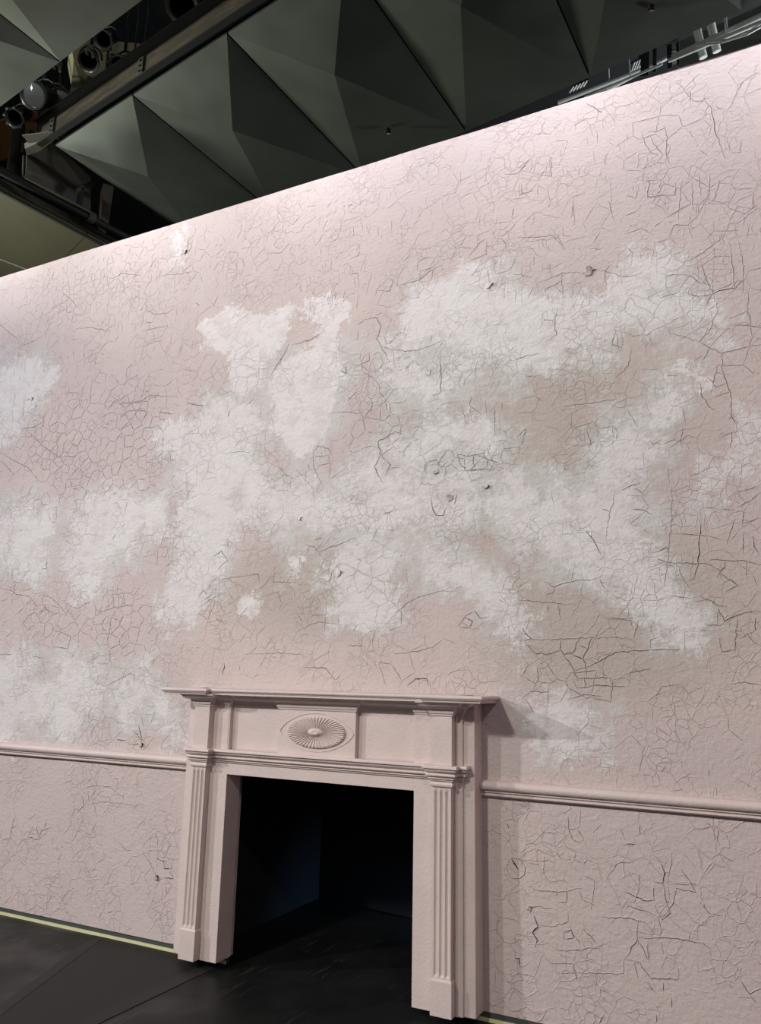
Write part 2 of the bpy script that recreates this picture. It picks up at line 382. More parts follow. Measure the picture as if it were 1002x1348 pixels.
WHITE = [
(0.5,[(-5.688,4.016),(-5.402,3.954),(-5.188,3.995),(-4.876,3.909),(-4.693,3.785),(-4.745,3.702),(-4.831,3.623),(-4.942,3.548),(-5.055,3.472),(-5.115,3.326),(-5.274,3.254),(-5.533,3.222)]),
(1,[(-5.435,2.724),(-5.182,2.752),(-4.941,2.802),(-4.69,2.735),(-4.553,2.601),(-4.605,2.438),(-4.656,2.276),(-4.76,2.198),(-4.929,2.261),(-5.12,2.411),(-5.377,2.425)]),
(1,[(-4.438,2.593),(-4.307,2.72),(-4.17,2.791),(-3.923,2.796),(-3.679,2.747),(-3.505,2.654),(-3.468,2.473),(-3.544,2.402),(-3.714,2.464),(-3.84,2.394),(-3.964,2.287),(-4.089,2.173),(-4.156,2.046),(-4.289,2.076),(-4.413,2.319)]),
(1,[(-5.244,1.741),(-4.993,1.714),(-4.839,1.741),(-4.666,1.636),(-4.492,1.484),(-4.212,1.539),(-4.012,1.591),(-3.898,1.496),(-3.98,1.349),(-4.102,1.249),(-4.153,1.126),(-4.262,1.155),(-4.529,1.256),(-4.669,1.201),(-4.756,1.046),(-4.865,1.015),(-5.099,1.002)]),
(1,[(-4.4,1.597),(-4.227,1.639),(-4.09,1.66),(-3.975,1.567),(-4.017,1.372),(-4.216,1.317),(-4.372,1.411)]),
(1,[(-3.813,1.497),(-3.675,1.538),(-3.611,1.653),(-3.554,1.597),(-3.57,1.455),(-3.634,1.291),(-3.739,1.263),(-3.818,1.378)]),
(1,[(-3.501,1.388),(-3.272,1.408),(-3.235,1.203),(-3.358,1.189),(-3.468,1.251)]),
(0.3,[(-3.38,3.889),(-3.237,3.973),(-3.014,3.955),(-2.799,3.921),(-2.619,3.868),(-2.641,3.73),(-2.72,3.587),(-2.802,3.497),(-2.822,3.345),(-2.969,3.316),(-3.102,3.468),(-3.092,3.573),(-3.117,3.658),(-3.28,3.715)]),
(0.2,[(-2.535,3.892),(-2.366,3.898),(-2.201,3.832),(-2.182,3.741),(-2.249,3.689),(-2.261,3.581),(-2.228,3.376),(-2.286,3.239),(-2.334,3.1),(-2.338,2.956),(-2.431,2.871),(-2.511,2.856),(-2.645,2.969),(-2.748,3.096),(-2.762,3.31),(-2.73,3.459),(-2.602,3.541),(-2.547,3.572),(-2.438,3.639),(-2.403,3.72),(-2.518,3.784)]),
(0.8,[(-3.688,3.148),(-3.633,3.266),(-3.401,3.256),(-3.247,3.32),(-3.031,3.341),(-2.895,3.279),(-2.825,3.116),(-2.856,2.969),(-2.788,2.813),(-2.628,2.677),(-2.423,2.691),(-2.287,2.599),(-2.06,2.602),(-1.866,2.629),(-1.678,2.568),(-1.499,2.551),(-1.325,2.578),(-1.076,2.615),(-0.843,2.493),(-0.692,2.518),(-0.585,2.47),(-0.521,2.313),(-0.509,2.201),(-0.448,2.053),(-0.291,1.906),(-0.303,1.718),(-0.367,1.718),(-0.477,1.84),(-0.61,1.914),(-0.747,2.046),(-0.929,2.168),(-1.084,2.215),(-1.285,2.368),(-1.455,2.421),(-1.632,2.392),(-1.769,2.402),(-1.861,2.366),(-2.005,2.375),(-2.179,2.432),(-2.305,2.395),(-2.464,2.452),(-2.57,2.413),(-2.798,2.523),(-2.968,2.488),(-2.987,2.345),(-3.062,2.181),(-3.186,1.902),(-3.331,1.842),(-3.527,1.931),(-3.515,2.126),(-3.408,2.319),(-3.492,2.525),(-3.415,2.723),(-3.473,2.989)]),
(0.9,[(-1.906,3.418),(-1.836,3.696),(-1.749,3.834),(-1.594,3.911),(-1.443,3.914),(-1.314,3.846),(-1.191,3.71),(-0.991,3.62),(-0.789,3.532),(-0.688,3.589),(-0.588,3.654),(-0.508,3.73),(-0.406,3.74),(-0.308,3.652),(-0.32,3.57),(-0.389,3.502),(-0.179,3.427),(-0.103,3.279),(-0.141,3.219),(-0.275,3.284),(-0.419,3.279),(-0.662,3.263),(-0.819,3.236),(-0.982,3.148),(-1.105,3.19),(-1.254,3.259),(-1.408,3.24),(-1.544,3.149),(-1.684,3.148),(-1.877,3.2),(-1.938,3.319)]),
(0.9,[(-1.084,2.234),(-1.12,2.396),(-0.92,2.5),(-0.785,2.527),(-0.723,2.679),(-0.625,2.786),(-0.496,2.829),(-0.411,2.955),(-0.362,3.007),(-0.32,2.941),(-0.36,2.849),(-0.437,2.724),(-0.506,2.616),(-0.565,2.506),(-0.521,2.313),(-0.565,2.13),(-0.782,2.103)]),
(0.2,[(-0.384,3.05),(-0.31,3.106),(-0.251,3.1),(-0.221,3.043),(-0.182,2.951),(-0.227,2.939),(-0.267,3.012),(-0.324,3.052),(-0.361,3.019)]),
(1,[(-0.286,2.535),(-0.164,2.623),(-0.085,2.718),(-0.017,2.858),(0.032,2.869),(0.201,2.844),(0.167,2.437),(-0.007,2.482),(-0.144,2.43),(-0.242,2.431)]),
(0.9,[(-1.698,2.291),(-1.498,2.197),(-1.329,2.108),(-1.168,1.984),(-1.119,1.868),(-1.134,1.668),(-1.181,1.649),(-1.219,1.774),(-1.331,1.93),(-1.498,1.994),(-1.63,2.121)]),
(0.9,[(-2.284,2.126),(-2.239,2.279),(-2.004,2.353),(-1.86,2.279),(-1.801,2.107),(-1.817,1.962),(-1.92,1.819),(-2.085,1.812),(-2.237,1.951)]),
(0.1,[(-2.906,2.035),(-2.835,2.065),(-2.77,2.1),(-2.759,2.008),(-2.771,1.94),(-2.812,1.896),(-2.883,1.942)]),
(0.1,[(-2.561,2.251),(-2.51,2.294),(-2.446,2.281),(-2.452,2.2),(-2.533,2.136)]),
(0.9,[(-1.14,1.349),(-1.1,1.448),(-0.95,1.464),(-0.807,1.398),(-0.793,1.312),(-0.832,1.207),(-0.94,1.166),(-1.022,1.231),(-1.104,1.269)]),
(1,[(-3.685,4.673),(-3.632,4.708),(-3.583,4.635),(-3.581,4.466),(-3.65,4.453)]),
(0.8,[(-1.682,2.966),(-1.499,3.03),(-1.322,2.918),(-1.239,2.737),(-1.158,2.562),(-1.411,2.544),(-1.679,2.611),(-1.774,2.797)]),
(0.8,[(-2.066,2.83),(-1.87,2.853),(-1.68,2.787),(-1.678,2.568),(-2.06,2.602),(-2.213,2.661)])]
BARE = [
[(-1.807,3.401),(-1.687,3.483),(-1.499,3.43),(-1.444,3.337),(-1.545,3.263),(-1.685,3.277),(-1.757,3.326)],
[(-1.611,2.779),(-1.499,2.81),(-1.281,2.75),(-1.261,2.664),(-1.411,2.649),(-1.588,2.654),(-1.67,2.698)],
[(-2.42,2.87),(-2.353,2.934),(-2.282,2.855),(-2.286,2.691),(-2.369,2.676),(-2.415,2.751)],
[(-1.967,2.842),(-1.895,2.865),(-1.859,2.762),(-1.891,2.667),(-1.955,2.718)],
[(-1.744,2.315),(-1.587,2.347),(-1.412,2.253),(-1.328,2.188),(-1.413,2.152),(-1.542,2.199)],
[(-1.116,2.64),(-0.954,2.684),(-0.879,2.576),(-0.999,2.467),(-1.118,2.517)],
[(-3.041,2.665),(-2.971,2.683),(-2.929,2.592),(-3.004,2.578)],
[(-1.543,2.598),(-1.49,2.529),(-1.534,2.47),(-1.61,2.484),(-1.642,2.564)]]
GREY = [
[(-3.766,3.24),(-3.345,3.345),(-2.867,3.587),(-2.193,3.618),(-1.981,3.432),(-1.79,3.932),(-1.225,3.848),(-0.651,3.538),(-0.487,3.782),(-0.271,3.664),(-0.069,3.292),(-0.162,3.151),(-0.44,3.222),(-0.743,3.151),(-1.15,3.067),(-1.409,3.017),(-1.07,2.885),(-0.993,2.709),(-0.831,2.853),(-0.409,3.115),(-0.199,3.118),(-0.322,2.786),(-0.412,2.417),(0.016,2.451),(-0.348,2.337),(-0.458,2.198),(-0.243,1.905),(-0.258,1.667),(-0.418,1.7),(-0.647,1.878),(-1.009,2.075),(-1.328,2.248),(-1.09,1.924),(-1.096,1.624),(-1.251,1.736),(-1.541,1.975),(-1.809,2.024),(-1.85,1.777),(-2.132,1.779),(-2.339,1.997),(-2.299,2.26),(-2.453,2.223),(-2.555,2.137),(-2.68,2.42),(-2.906,2.435),(-2.994,2.061),(-3.268,1.809),(-3.588,1.908),(-3.531,2.276),(-3.423,2.47),(-3.556,2.84)],
[(-5.483,2.97),(-4.627,2.832),(-4.182,2.875),(-3.485,2.781),(-3.391,2.468),(-3.761,2.287),(-4.135,1.994),(-4.382,2.211),(-4.596,2.138),(-5.343,2.249)],
[(-5.708,4.12),(-4.886,3.974),(-4.652,3.778),(-4.959,3.398),(-5.52,3.158)],
[(-5.26,1.824),(-4.684,1.741),(-4.028,1.715),(-3.564,1.691),(-3.446,1.458),(-3.246,1.44),(-3.219,1.151),(-3.636,1.198),(-4.143,1.055),(-4.718,1.048),(-5.089,0.951)],
[(-1.196,1.438),(-0.876,1.501),(-0.735,1.453),(-0.76,1.246),(-0.923,1.15),(-1.104,1.244)],
[(-1.317,3.542),(-1.055,3.58),(-0.976,3.386),(-1.148,3.153),(-1.319,3.315)]]
ZONES = [
(-4.229,4.404,0.941,0.377,0.75,0.055),
(-4.298,3.196,0.977,0.509,1,0.07),
(-4.859,2.795,0.473,0.345,0.6,0.09),
(-2.859,4.403,0.645,0.393,0.6,0.07),
(-2.387,4.392,0.386,0.325,0.6,0.06),
(-1.931,3.423,0.293,0.286,0.6,0.07),
(-1.971,3.004,0.336,0.321,0.75,0.07),
(-1.454,2.718,0.257,0.086,0.9,0.07),
(-2.364,2.807,0.116,0.132,0.9,0.06),
(-1.917,2.777,0.096,0.135,0.9,0.07),
(-4.051,1.89,0.837,0.299,0.85,0.07),
(-1.499,4.01,0.493,0.193,0.5,0.08),
(-0.911,4.286,0.592,0.464,0.45,0.12),
(-0.305,4.376,0.423,0.439,0.85,0.11),
(-0.183,3.94,0.306,0.293,0.7,0.1),
(-0.121,3.262,0.227,0.572,0.6,0.17),
(-0.207,1.973,0.186,0.372,0.5,0.18),
(-0.8,1.592,0.311,0.211,0.8,0.1),
(-1.022,1.552,0.22,0.18,0.5,0.07),
(-0.458,1.563,0.317,0.202,0.4,0.12),
(-4.326,0.433,0.524,0.31,0.6,0.09),
(-4.344,0.114,0.518,0.174,0.6,0.08),
(-3.351,0.537,0.114,0.246,0.6,0.07),
(-3.638,0.681,0.356,0.341,0.3,0.1),
(-0.541,0.621,0.277,0.244,0.75,0.11),
(-1.052,0.359,0.208,0.22,0.5,0.09),
(-0.897,0.833,0.138,0.132,0.5,0.04),
(-2.178,1.695,0.805,0.165,0.45,0.1),
(-3.505,4.389,0.595,0.239,0.6,0.06),
(-4.976,4.538,0.592,0.269,0.5,0.06),
(-0.256,0.778,0.175,0.18,0.3,0.12),
(-3.656,2.537,0.386,0.307,0.4,0.08)]
GLAZE = [(-1.111,2.89,0.857,0.771),(-0.716,1.916,0.66,0.463),(-2.343,2.084,0.624,0.304)]
FLAKES = [(-1.297,3.743,0.035,20),(-0.743,3.703,0.05,90),(-1.615,2.688,0.03,200),(-2.209,2.15,0.028,60),(-2.495,2.487,0.02,300),(-4.978,3.615,0.03,40),(-3.558,4.514,0.03,30),(-1.325,2.578,0.03,0),(-3.388,0.386,0.03,80),(-3.591,1.132,0.03,10),(-1.534,2.533,0.035,120),(-1.13,0.526,0.025,80)]

# ---------------------------------------------------------------- helpers
def tag(o, label=None, cat=None, group=None, kind=None):
    if label: o['label'] = label
    if cat: o['category'] = cat
    if group: o['group'] = group
    if kind: o['kind'] = kind
    return o
def link(name, me, mat=None, parent=None):
    o = bpy.data.objects.new(name, me); COL.objects.link(o)
    if mat and me and not me.materials: me.materials.append(mat)
    if parent: o.parent = parent
    return o
def mesh(name, vs, fs, mat=None, parent=None, smooth=False):
    me = bpy.data.meshes.new(name); me.from_pydata([tuple(v) for v in vs], [], fs); me.update()
    if smooth: me.polygons.foreach_set('use_smooth', [True]*len(me.polygons))
    return link(name, me, mat, parent)
def frombm(name, bm, mat, parent=None, smooth=False, loc=None):
    bmesh.ops.recalc_face_normals(bm, faces=bm.faces)
    me = bpy.data.meshes.new(name); bm.to_mesh(me); bm.free()
    if smooth: me.polygons.foreach_set('use_smooth', [True]*len(me.polygons))
    return link(name, me, mat, parent)
def empty(name, loc=(0,0,0), **k):
    o = bpy.data.objects.new(name, None); COL.objects.link(o); o.location = loc
    tag(o, **k); return o
class MB:
    """collects shapes for one mesh; world coordinates, optional origin"""
    def __init__(s, org=(0,0,0)): s.v = []; s.f = []; s.o = Vector(org)
    def add(s, vs, fs):
        n = len(s.v); s.v += [Vector(v)-s.o for v in vs]; s.f += [tuple(i+n for i in f) for f in fs]; return s
    def box(s, a, b):
        x0,y0,z0 = a; x1,y1,z1 = b
        return s.add([(x0,y0,z0),(x1,y0,z0),(x1,y1,z0),(x0,y1,z0),(x0,y0,z1),(x1,y0,z1),(x1,y1,z1),(x0,y1,z1)],
          [(0,3,2,1),(4,5,6,7),(0,1,5,4),(1,2,6,5),(2,3,7,6),(3,0,4,7)])
    def beam(s, p, q, w, h, up=(0,0,1)):
        p, q = Vector(p), Vector(q); d = (q-p).normalized(); u = Vector(up); x = d.cross(u).normalized(); u = x.cross(d)
        vs = []
        for e in (p, q):
            for a, b in ((-1,-1),(1,-1),(1,1),(-1,1)): vs.append(e+x*a*w/2+u*b*h/2)
        return s.add(vs, [(0,1,2,3),(7,6,5,4),(0,4,5,1),(1,5,6,2),(2,6,7,3),(3,7,4,0)])
    def tube(s, pts, r, n=12, caps=True):
        pts = [Vector(p) for p in pts]; rs = r if isinstance(r, (list,tuple)) else [r]*len(pts)
        rings = []; ux = None
        for i, p in enumerate(pts):
            d = (pts[min(i+1,len(pts)-1)]-pts[max(i-1,0)]).normalized()
            if ux is None: ux = d.orthogonal().normalized()
            ux = (ux-d*ux.dot(d)).normalized(); uy = d.cross(ux)
            rings.append([p+(ux*math.cos(2*PI*k/n)+uy*math.sin(2*PI*k/n))*rs[i] for k in range(n)])
        vs = [v for rg in rings for v in rg]; fs = []
        for i in range(len(rings)-1):
            for k in range(n):
                a = i*n+k; b = i*n+(k+1)%n; fs.append((a,b,b+n,a+n))
        if caps: fs += [tuple(range(n-1,-1,-1)), tuple(range(len(vs)-n, len(vs)))]
        return s.add(vs, fs)
    def prism(s, poly, z0, z1):
        n = len(poly); vs = [(x,y,z0) for x,y in poly]+[(x,y,z1) for x,y in poly]
        fs = [tuple(range(n-1,-1,-1)), tuple(range(n,2*n))]+[(i,(i+1)%n,(i+1)%n+n,i+n) for i in range(n)]
        return s.add(vs, fs)
    def lathe(s, c, axis, prof, n=20):
        """prof: list of (distance along axis, radius)"""
        c = Vector(c); a = Vector(axis).normalized(); x = a.orthogonal().normalized(); y = a.cross(x)
        vs = []; fs = []
        for t, r in prof:
            for k in range(n): vs.append(c+a*t+(x*math.cos(2*PI*k/n)+y*math.sin(2*PI*k/n))*max(r,1e-4))
        for i in range(len(prof)-1):
            for k in range(n):
                p = i*n+k; q = i*n+(k+1)%n; fs.append((p,q,q+n,p+n))
        return s.add(vs, fs)
    def build(s, name, mat, parent=None, smooth=False, bevel=0):
        bm = bmesh.new(); vv = [bm.verts.new(v) for v in s.v]
        for f in s.f:
            try: bm.faces.new([vv[i] for i in f])
            except ValueError: pass
        o = frombm(name, bm, mat, parent, smooth)
        if bevel:
            b = o.modifiers.new('bevel','BEVEL'); b.width = bevel; b.segments = 2; b.limit_method = 'ANGLE'; b.angle_limit = .7
        if smooth:
            try: o.data.set_sharp_from_angle(angle=.75)
            except Exception: pass
        if not parent: o.location = s.o
        return o

# ---------------------------------------------------------------- materials
class NT:
    def __init__(s, name, rough=.7, metal=0.0, spec=.3):
        s.m = bpy.data.materials.new(name); s.m.use_nodes = True; s.t = s.m.node_tree
        s.b = s.t.nodes['Principled BSDF']; s.b.inputs['Roughness'].default_value = rough
        s.b.inputs['Metallic'].default_value = metal; s.b.inputs['Specular IOR Level'].default_value = spec
        s.tc = s.t.nodes.new('ShaderNodeNewGeometry').outputs['Position']
    def l(s, a, b): s.t.links.new(a, b)
    def _in(s, sock, v):
        if hasattr(v, 'is_linked') or isinstance(v, bpy.types.NodeSocket): s.l(v, sock)
        else: sock.default_value = v
    def math(s, op, a, b=0.0, c=None, clamp=False):
        n = s.t.nodes.new('ShaderNodeMath'); n.operation = op; n.use_clamp = clamp
        s._in(n.inputs[0], a); s._in(n.inputs[1], b)
        if c is not None: s._in(n.inputs[2], c)
        return n.outputs[0]
    def ramp(s, v, a, b, lo=0.0, hi=1.0, smooth=True):
        n = s.t.nodes.new('ShaderNodeMapRange'); n.interpolation_type = 'SMOOTHSTEP' if smooth else 'LINEAR'
        s._in(n.inputs[0], v); s._in(n.inputs[1], a); s._in(n.inputs[2], b); n.inputs[3].default_value = lo; n.inputs[4].default_value = hi
        return n.outputs[0]
    def scale(s, xyz, vec=None):
        n = s.t.nodes.new('ShaderNodeMapping'); s.l(vec or s.tc, n.inputs[0]); n.inputs['Scale'].default_value = xyz; return n.outputs[0]
    def noise(s, sc, det=3, rough=.5, vec=None, dist=0.0, col=False):
        n = s.t.nodes.new('ShaderNodeTexNoise'); s.l(vec or s.tc, n.inputs['Vector']); n.inputs['Scale'].default_value = sc
        n.inputs['Detail'].default_value = det; n.inputs['Roughness'].default_value = rough; n.inputs['Distortion'].default_value = dist
        return n.outputs['Color' if col else 'Fac']
    def mix(s, f, a, b):
        n = s.t.nodes.new('ShaderNodeMix'); n.data_type = 'RGBA'
        s._in(n.inputs[0], f)
        for i, c in ((6,a),(7,b)):
            if isinstance(c, tuple): n.inputs[i].default_value = c+(1,)
            else: s.l(c, n.inputs[i])
        return n.outputs[2]
    def attr(s, name):
        n = s.t.nodes.new('ShaderNodeAttribute'); n.attribute_name = name; return n.outputs['Fac']
    def color(s, c):
        if isinstance(c, tuple): s.b.inputs['Base Color'].default_value = c+(1,)
        else: s.l(c, s.b.inputs['Base Color'])
    def bump(s, h, dist=.01, strength=1.0):
        n = s.t.nodes.new('ShaderNodeBump'); n.inputs['Distance'].default_value = dist; n.inputs['Strength'].default_value = strength
        s.l(h, n.inputs['Height']); s.l(n.outputs[0], s.b.inputs['Normal'])

PINK = (.595,.50,.472); PINK2 = (.565,.475,.458)
def m_wall():
    n = NT('cracked_pink_paint', .62, 0, .28)
    big = n.noise(.9, 3); mid = n.noise(5, 4, .6); fine = n.noise(22, 4, .65)
    brush = n.noise(1, 5, .7, vec=n.scale((16,16,70)), dist=.4)
    brush2 = n.noise(1, 5, .7, vec=n.scale((60,60,18)), dist=.6)
    sdw, soft, sdg, gl = n.attr('sd_white'), n.attr('soft'), n.attr('sd_grey'), n.attr('glaze')
    def warp(a, b, c): # metres
        t = n.math('MULTIPLY_ADD', n.math('SUBTRACT', mid, .5), a, n.math('MULTIPLY', n.math('SUBTRACT', fine, .5), b))
        a = b = 0
        return n.math('MULTIPLY_ADD', n.math('SUBTRACT', n.math('ADD', brush, brush2), 1.0), c, t)
    w = n.math('ADD', sdw, n.math('MULTIPLY', warp(.55, .34, .22), n.math('MULTIPLY_ADD', soft, .6, .4)))
    wid = n.math('MULTIPLY_ADD', soft, .055, .006)
    aw = n.ramp(w, n.math('MULTIPLY', wid, -1.0), wid)
    g = n.math('ADD', sdg, warp(.6, .34, .22))
    ag = n.ramp(g, -.08, .10)
    # thin streaks where the brush skipped
    skip = n.ramp(n.noise(1, 4, .7, vec=n.scale((9,9,13)), dist=.8), .36, .56, .52, 1.0)
    base = n.mix(n.ramp(big, .35, .65), PINK, PINK2)
    base = n.mix(n.math('MULTIPLY', gl, .85), base, (.465,.407,.365))
    base = n.mix(n.ramp(mid, .5, .75, 0, .22), base, (.54,.44,.42))
    base = n.mix(n.ramp(n.noise(3, 5, .7), .55, .72, 0, .25), base, (.70,.57,.56))
    col = n.mix(n.math('MULTIPLY', n.math('MULTIPLY', ag, skip), .78), base, (.60,.605,.58))
    whitec = n.mix(n.ramp(n.noise(4, 3), .42, .6), (.76,.735,.715), (.745,.70,.69))
    col = n.mix(n.math('MULTIPLY', n.math('MULTIPLY', aw, n.ramp(skip, .4, 1.0, .45, 1.0)), n.math('MULTIPLY_ADD', soft, -.20, .94)), col, whitec)
    # craze: hairline network, mostly relief
    wp = n.t.nodes.new('ShaderNodeVectorMath'); wp.operation = 'MULTIPLY_ADD'
    nz = n.noise(7, 3, .6, col=True); n.l(nz, wp.inputs[0]); wp.inputs[1].default_value = (.09,.09,.09); n.l(n.tc, wp.inputs[2])
    hs = []
    for sc_, th in ((9.0,.035),(19.0,.05)):
        v = n.t.nodes.new('ShaderNodeTexVoronoi'); v.feature = 'DISTANCE_TO_EDGE'; v.inputs['Scale'].default_value = sc_
        mp = n.scale((1,.001,1), wp.outputs[0]); n.l(mp, v.inputs['Vector'])
        ln = n.ramp(v.outputs['Distance'], 0.0, th, 1, 0)
        hs.append(n.math('MULTIPLY', ln, n.ramp(n.noise(2.2 if sc_ < 12 else 3.1, 3, .6), .45, .62)))
    craze = n.math('MAXIMUM', hs[0], hs[1])
    col = n.mix(n.math('MULTIPLY', craze, .26), col, (.30,.23,.21))
    n.color(col)
    peel = n.noise(55, 3, .6); tr = n.noise(1, 4, .6, vec=n.scale((14,14,30)), dist=.8)
    h = n.math('MULTIPLY_ADD', peel, .42, n.math('MULTIPLY', tr, .42))
    h = n.math('MULTIPLY_ADD', craze, .22, h)
    h = n.math('MULTIPLY_ADD', aw, .10, h)
    h = n.math('MULTIPLY_ADD', fine, .25, h)
    h = n.math('MULTIPLY_ADD', mid, .5, h)
    n.bump(h, .008, 1.0)
    return n.m
def m_paint(name='painted_pink_wood', col=(.665,.558,.525), bump=.004):
    n = NT(name, .5, 0, .35)
    n.color(n.mix(n.ramp(n.noise(6, 4), .3, .7), col, tuple(c*.95 for c in col)))
    h = n.math('MULTIPLY_ADD', n.noise(70, 3, .6), .5, n.math('MULTIPLY', n.noise(16, 3, .6), .5))
    n.bump(h, bump); return n.m
def m_plain(name, col, rough=.7, metal=0.0, spec=.3, var=.25, sc=5, bump=0.0):
    n = NT(name, rough, metal, spec)
    n.color(n.mix(n.noise(sc, 4, .6), tuple(c*(1-var) for c in col), tuple(c*(1+var) for c in col)))
    if bump: n.bump(n.noise(sc*8, 3), bump)
    return n.m
def m_floor():
    n = NT('black_stage_floor', .48, 0, .3)
    c = n.mix(n.noise(2.2, 4, .6), (.0065,.0075,.0072), (.0125,.0140,.0132))
    sc = n.noise(1, 2, .5, vec=n.scale((40,2.0,1)), dist=2.5)
    c = n.mix(n.math('MULTIPLY', n.math('MULTIPLY', n.ramp(sc, .60, .68), n.ramp(n.noise(2.7, 2), .5, .6)), .6), c, (.07,.07,.065))
    n.color(c); n.l(n.ramp(n.noise(3, 3), .3, .7, .38, .6), n.b.inputs['Roughness']); n.bump(n.noise(120, 2), .0006)
    return n.m
def m_panel():
    n = NT('folded_metal_sheet', .42, .35, .4)
    n.color(n.mix(n.noise(1.8, 4, .6, dist=.4), (.085,.092,.080), (.125,.133,.115)))
    n.l(n.ramp(n.noise(2.5, 3), .3, .7, .36, .52), n.b.inputs['Roughness'])
    return n.m
def m_rust():
    n = NT('rusty_steel', .7, .2, .3)
    n.color(n.mix(n.ramp(n.noise(1, 4, .7, vec=n.scale((3,3,20))), .4, .65), (.018,.016,.012), (.05,.036,.023)))
    return n.m
def m_emit_lens():
    n = NT('glass_lens', .08, 0, .8); n.color((.25,.27,.26)); n.b.inputs['Coat Weight'].default_value = .6; return n.m
WALL, PAINT = m_wall(), m_paint()
DARK = m_plain('crack_undercoat', (.022,.015,.014), .9, var=.3, sc=30)  # dark underlayer laid bare in cracks and flake scars
FLOOR, PANEL, RUST = m_floor(), m_panel(), m_rust()
SEAM = m_plain('panel_edge_black', (.006,.006,.006), .9)
BLACK = m_plain('black_paint', (.010,.011,.013), .8, var=.3)
VOID = m_plain('dark_rig_steel', (.030,.031,.029), .6, .2, var=.4)
GREYB = m_plain('grey_board', (.11,.105,.09), .7, var=.2, sc=3)
TAN = m_plain('tan_ceiling_board', (.10,.088,.055), .55, .2, var=.18, sc=2)
OLIVE = m_plain('olive_duct_metal', (.17,.16,.10), .6, .1, var=.2)
YELL = m_plain('yellow_batten_paint', (.66,.64,.38), .6, var=.12, sc=8)
STEEL = m_plain('lantern_steel', (.22,.23,.23), .3, .8, var=.2)
LANT = m_plain('black_lantern_metal', (.02,.02,.022), .4, .3, .5)
LENS = m_emit_lens()
AMBER = m_plain('amber_wall_boards', (.20,.10,.035), .7, var=.3)
WHITEP = m_plain('pale_pipe', (.55,.57,.55), .45, .2, var=.1)
BRASS = m_plain('brass_fitting', (.45,.33,.16), .4, .8, var=.1)

# ---------------------------------------------------------------- wall fields (metres on the wall: x, z)
CX = -2.246                                   # fireplace centre line
WX0, WX1, WZ0, WZ1 = -8.4, 2.4, .05, 4.767
ST = .0165
NXG = int(round((WX1-WX0)/ST)); NZG = int(round((WZ1-WZ0)/ST))
gx = np.linspace(WX0, WX1, NXG+1); gz = np.linspace(WZ0, WZ1, NZG+1)
GX, GZ = np.meshgrid(gx, gz)
def sdf(poly, X, Z):
    P = np.array(poly); d = np.full(X.shape, 1e9); ins = np.zeros(X.shape, bool)
    for i in range(len(P)):
        a, b = P[i], P[(i+1) % len(P)]; e = b-a; wx = X-a[0]; wz = Z-a[1]
        t = np.clip((wx*e[0]+wz*e[1])/(e@e+1e-12), 0, 1)
        d = np.minimum(d, (wx-e[0]*t)**2+(wz-e[1]*t)**2)
        c = ((a[1] <= Z) != (b[1] <= Z)); xx = a[0]+(Z-a[1])*e[0]/(e[1] if abs(e[1]) > 1e-9 else 1e-9)
        ins ^= c & (X < xx)
    return np.where(ins, 1, -1)*np.sqrt(d)
SDW = np.full(GX.shape, -1.0); SOFT = np.ones(GX.shape)
for soft, poly in WHITE:
    s_ = sdf(poly, GX, GZ); SOFT = np.where(s_ > SDW, soft, SOFT); SDW = np.maximum(SDW, s_)
SDW0 = SDW.copy()
for poly in BARE: SDW = np.minimum(SDW, -sdf(poly, GX, GZ))
SDG = np.full(GX.shape, -1.0)
for poly in GREY: SDG = np.maximum(SDG, sdf(poly, GX, GZ))
SDG = np.minimum(SDG, SDW0+.13)
GLZ = np.zeros(GX.shape)
for cx_, cz_, rx_, rz_ in GLAZE:
    q = ((GX-cx_)/rx_)**2+((GZ-cz_)/rz_)**2; GLZ = np.maximum(GLZ, np.clip(1.35-q*.9, 0, 1))
FIELDS = dict(sd_white=SDW, soft=SOFT, sd_grey=SDG, glaze=GLZ)
def sample(A, x, z):
    fx = np.clip((np.asarray(x)-WX0)/(WX1-WX0)*NXG, 0, NXG-1e-3); fz = np.clip((np.asarray(z)-WZ0)/(WZ1-WZ0)*NZG, 0, NZG-1e-3)
    i = fx.astype(int); j = fz.astype(int); u = fx-i; v = fz-j
    return (A[j,i]*(1-u)+A[j,i+1]*u)*(1-v)+(A[j+1,i]*(1-u)+A[j+1,i+1]*u)*v
def paint_attrs(me):
    n = len(me.vertices); co = np.empty(n*3); me.vertices.foreach_get('co', co); co = co.reshape(-1, 3)
    for k, A in FIELDS.items():
        at = me.attributes.new(k, 'FLOAT', 'POINT'); at.data.foreach_set('value', sample(A, co[:,0], co[:,2]).astype(np.float32))

# ---------------------------------------------------------------- setting: floor, roof, outer walls, the painted set wall
OX0, OX1, OZ1 = CX-.5755-.012, CX+.5755+.012, 1.019+.012     # hole for the hearth
fl = MB(); fl.box((-18,-14,-.1), (7,8,.007)); tag(fl.build('floor', FLOOR), kind='structure', label='black stage floor with faint scuffs and taped seams')
FLO = bpy.data.objects['floor']
SHEET = m_plain('worn_black_lino', (.013,.0125,.0115), .6, var=.2, sc=2)
SHEET2 = m_plain('worn_lino_overlap', (.019,.018,.0165), .6, var=.15, sc=2)
def sheet(poly, z, mat):
    b = MB(); b.prism([(q[0],q[1]) for q in poly], .006, z); return b.build('floor_sheet', mat, FLO)
def ext(p, q, t): return (p[0]+(q[0]-p[0])*t, p[1]+(q[1]-p[1])*t)
a1, a2, b1, b2 = (-3.816,-0.046,0.005), (-3.436,-0.949,0.005), (-2.862,-0.131,0.005), (-2.868,-0.560,0.005)
sheet([ext(a1,a2,-.05), ext(a1,a2,2.2), ext(b1,b2,4.7), (b1[0],-.01)], .0085, SHEET)
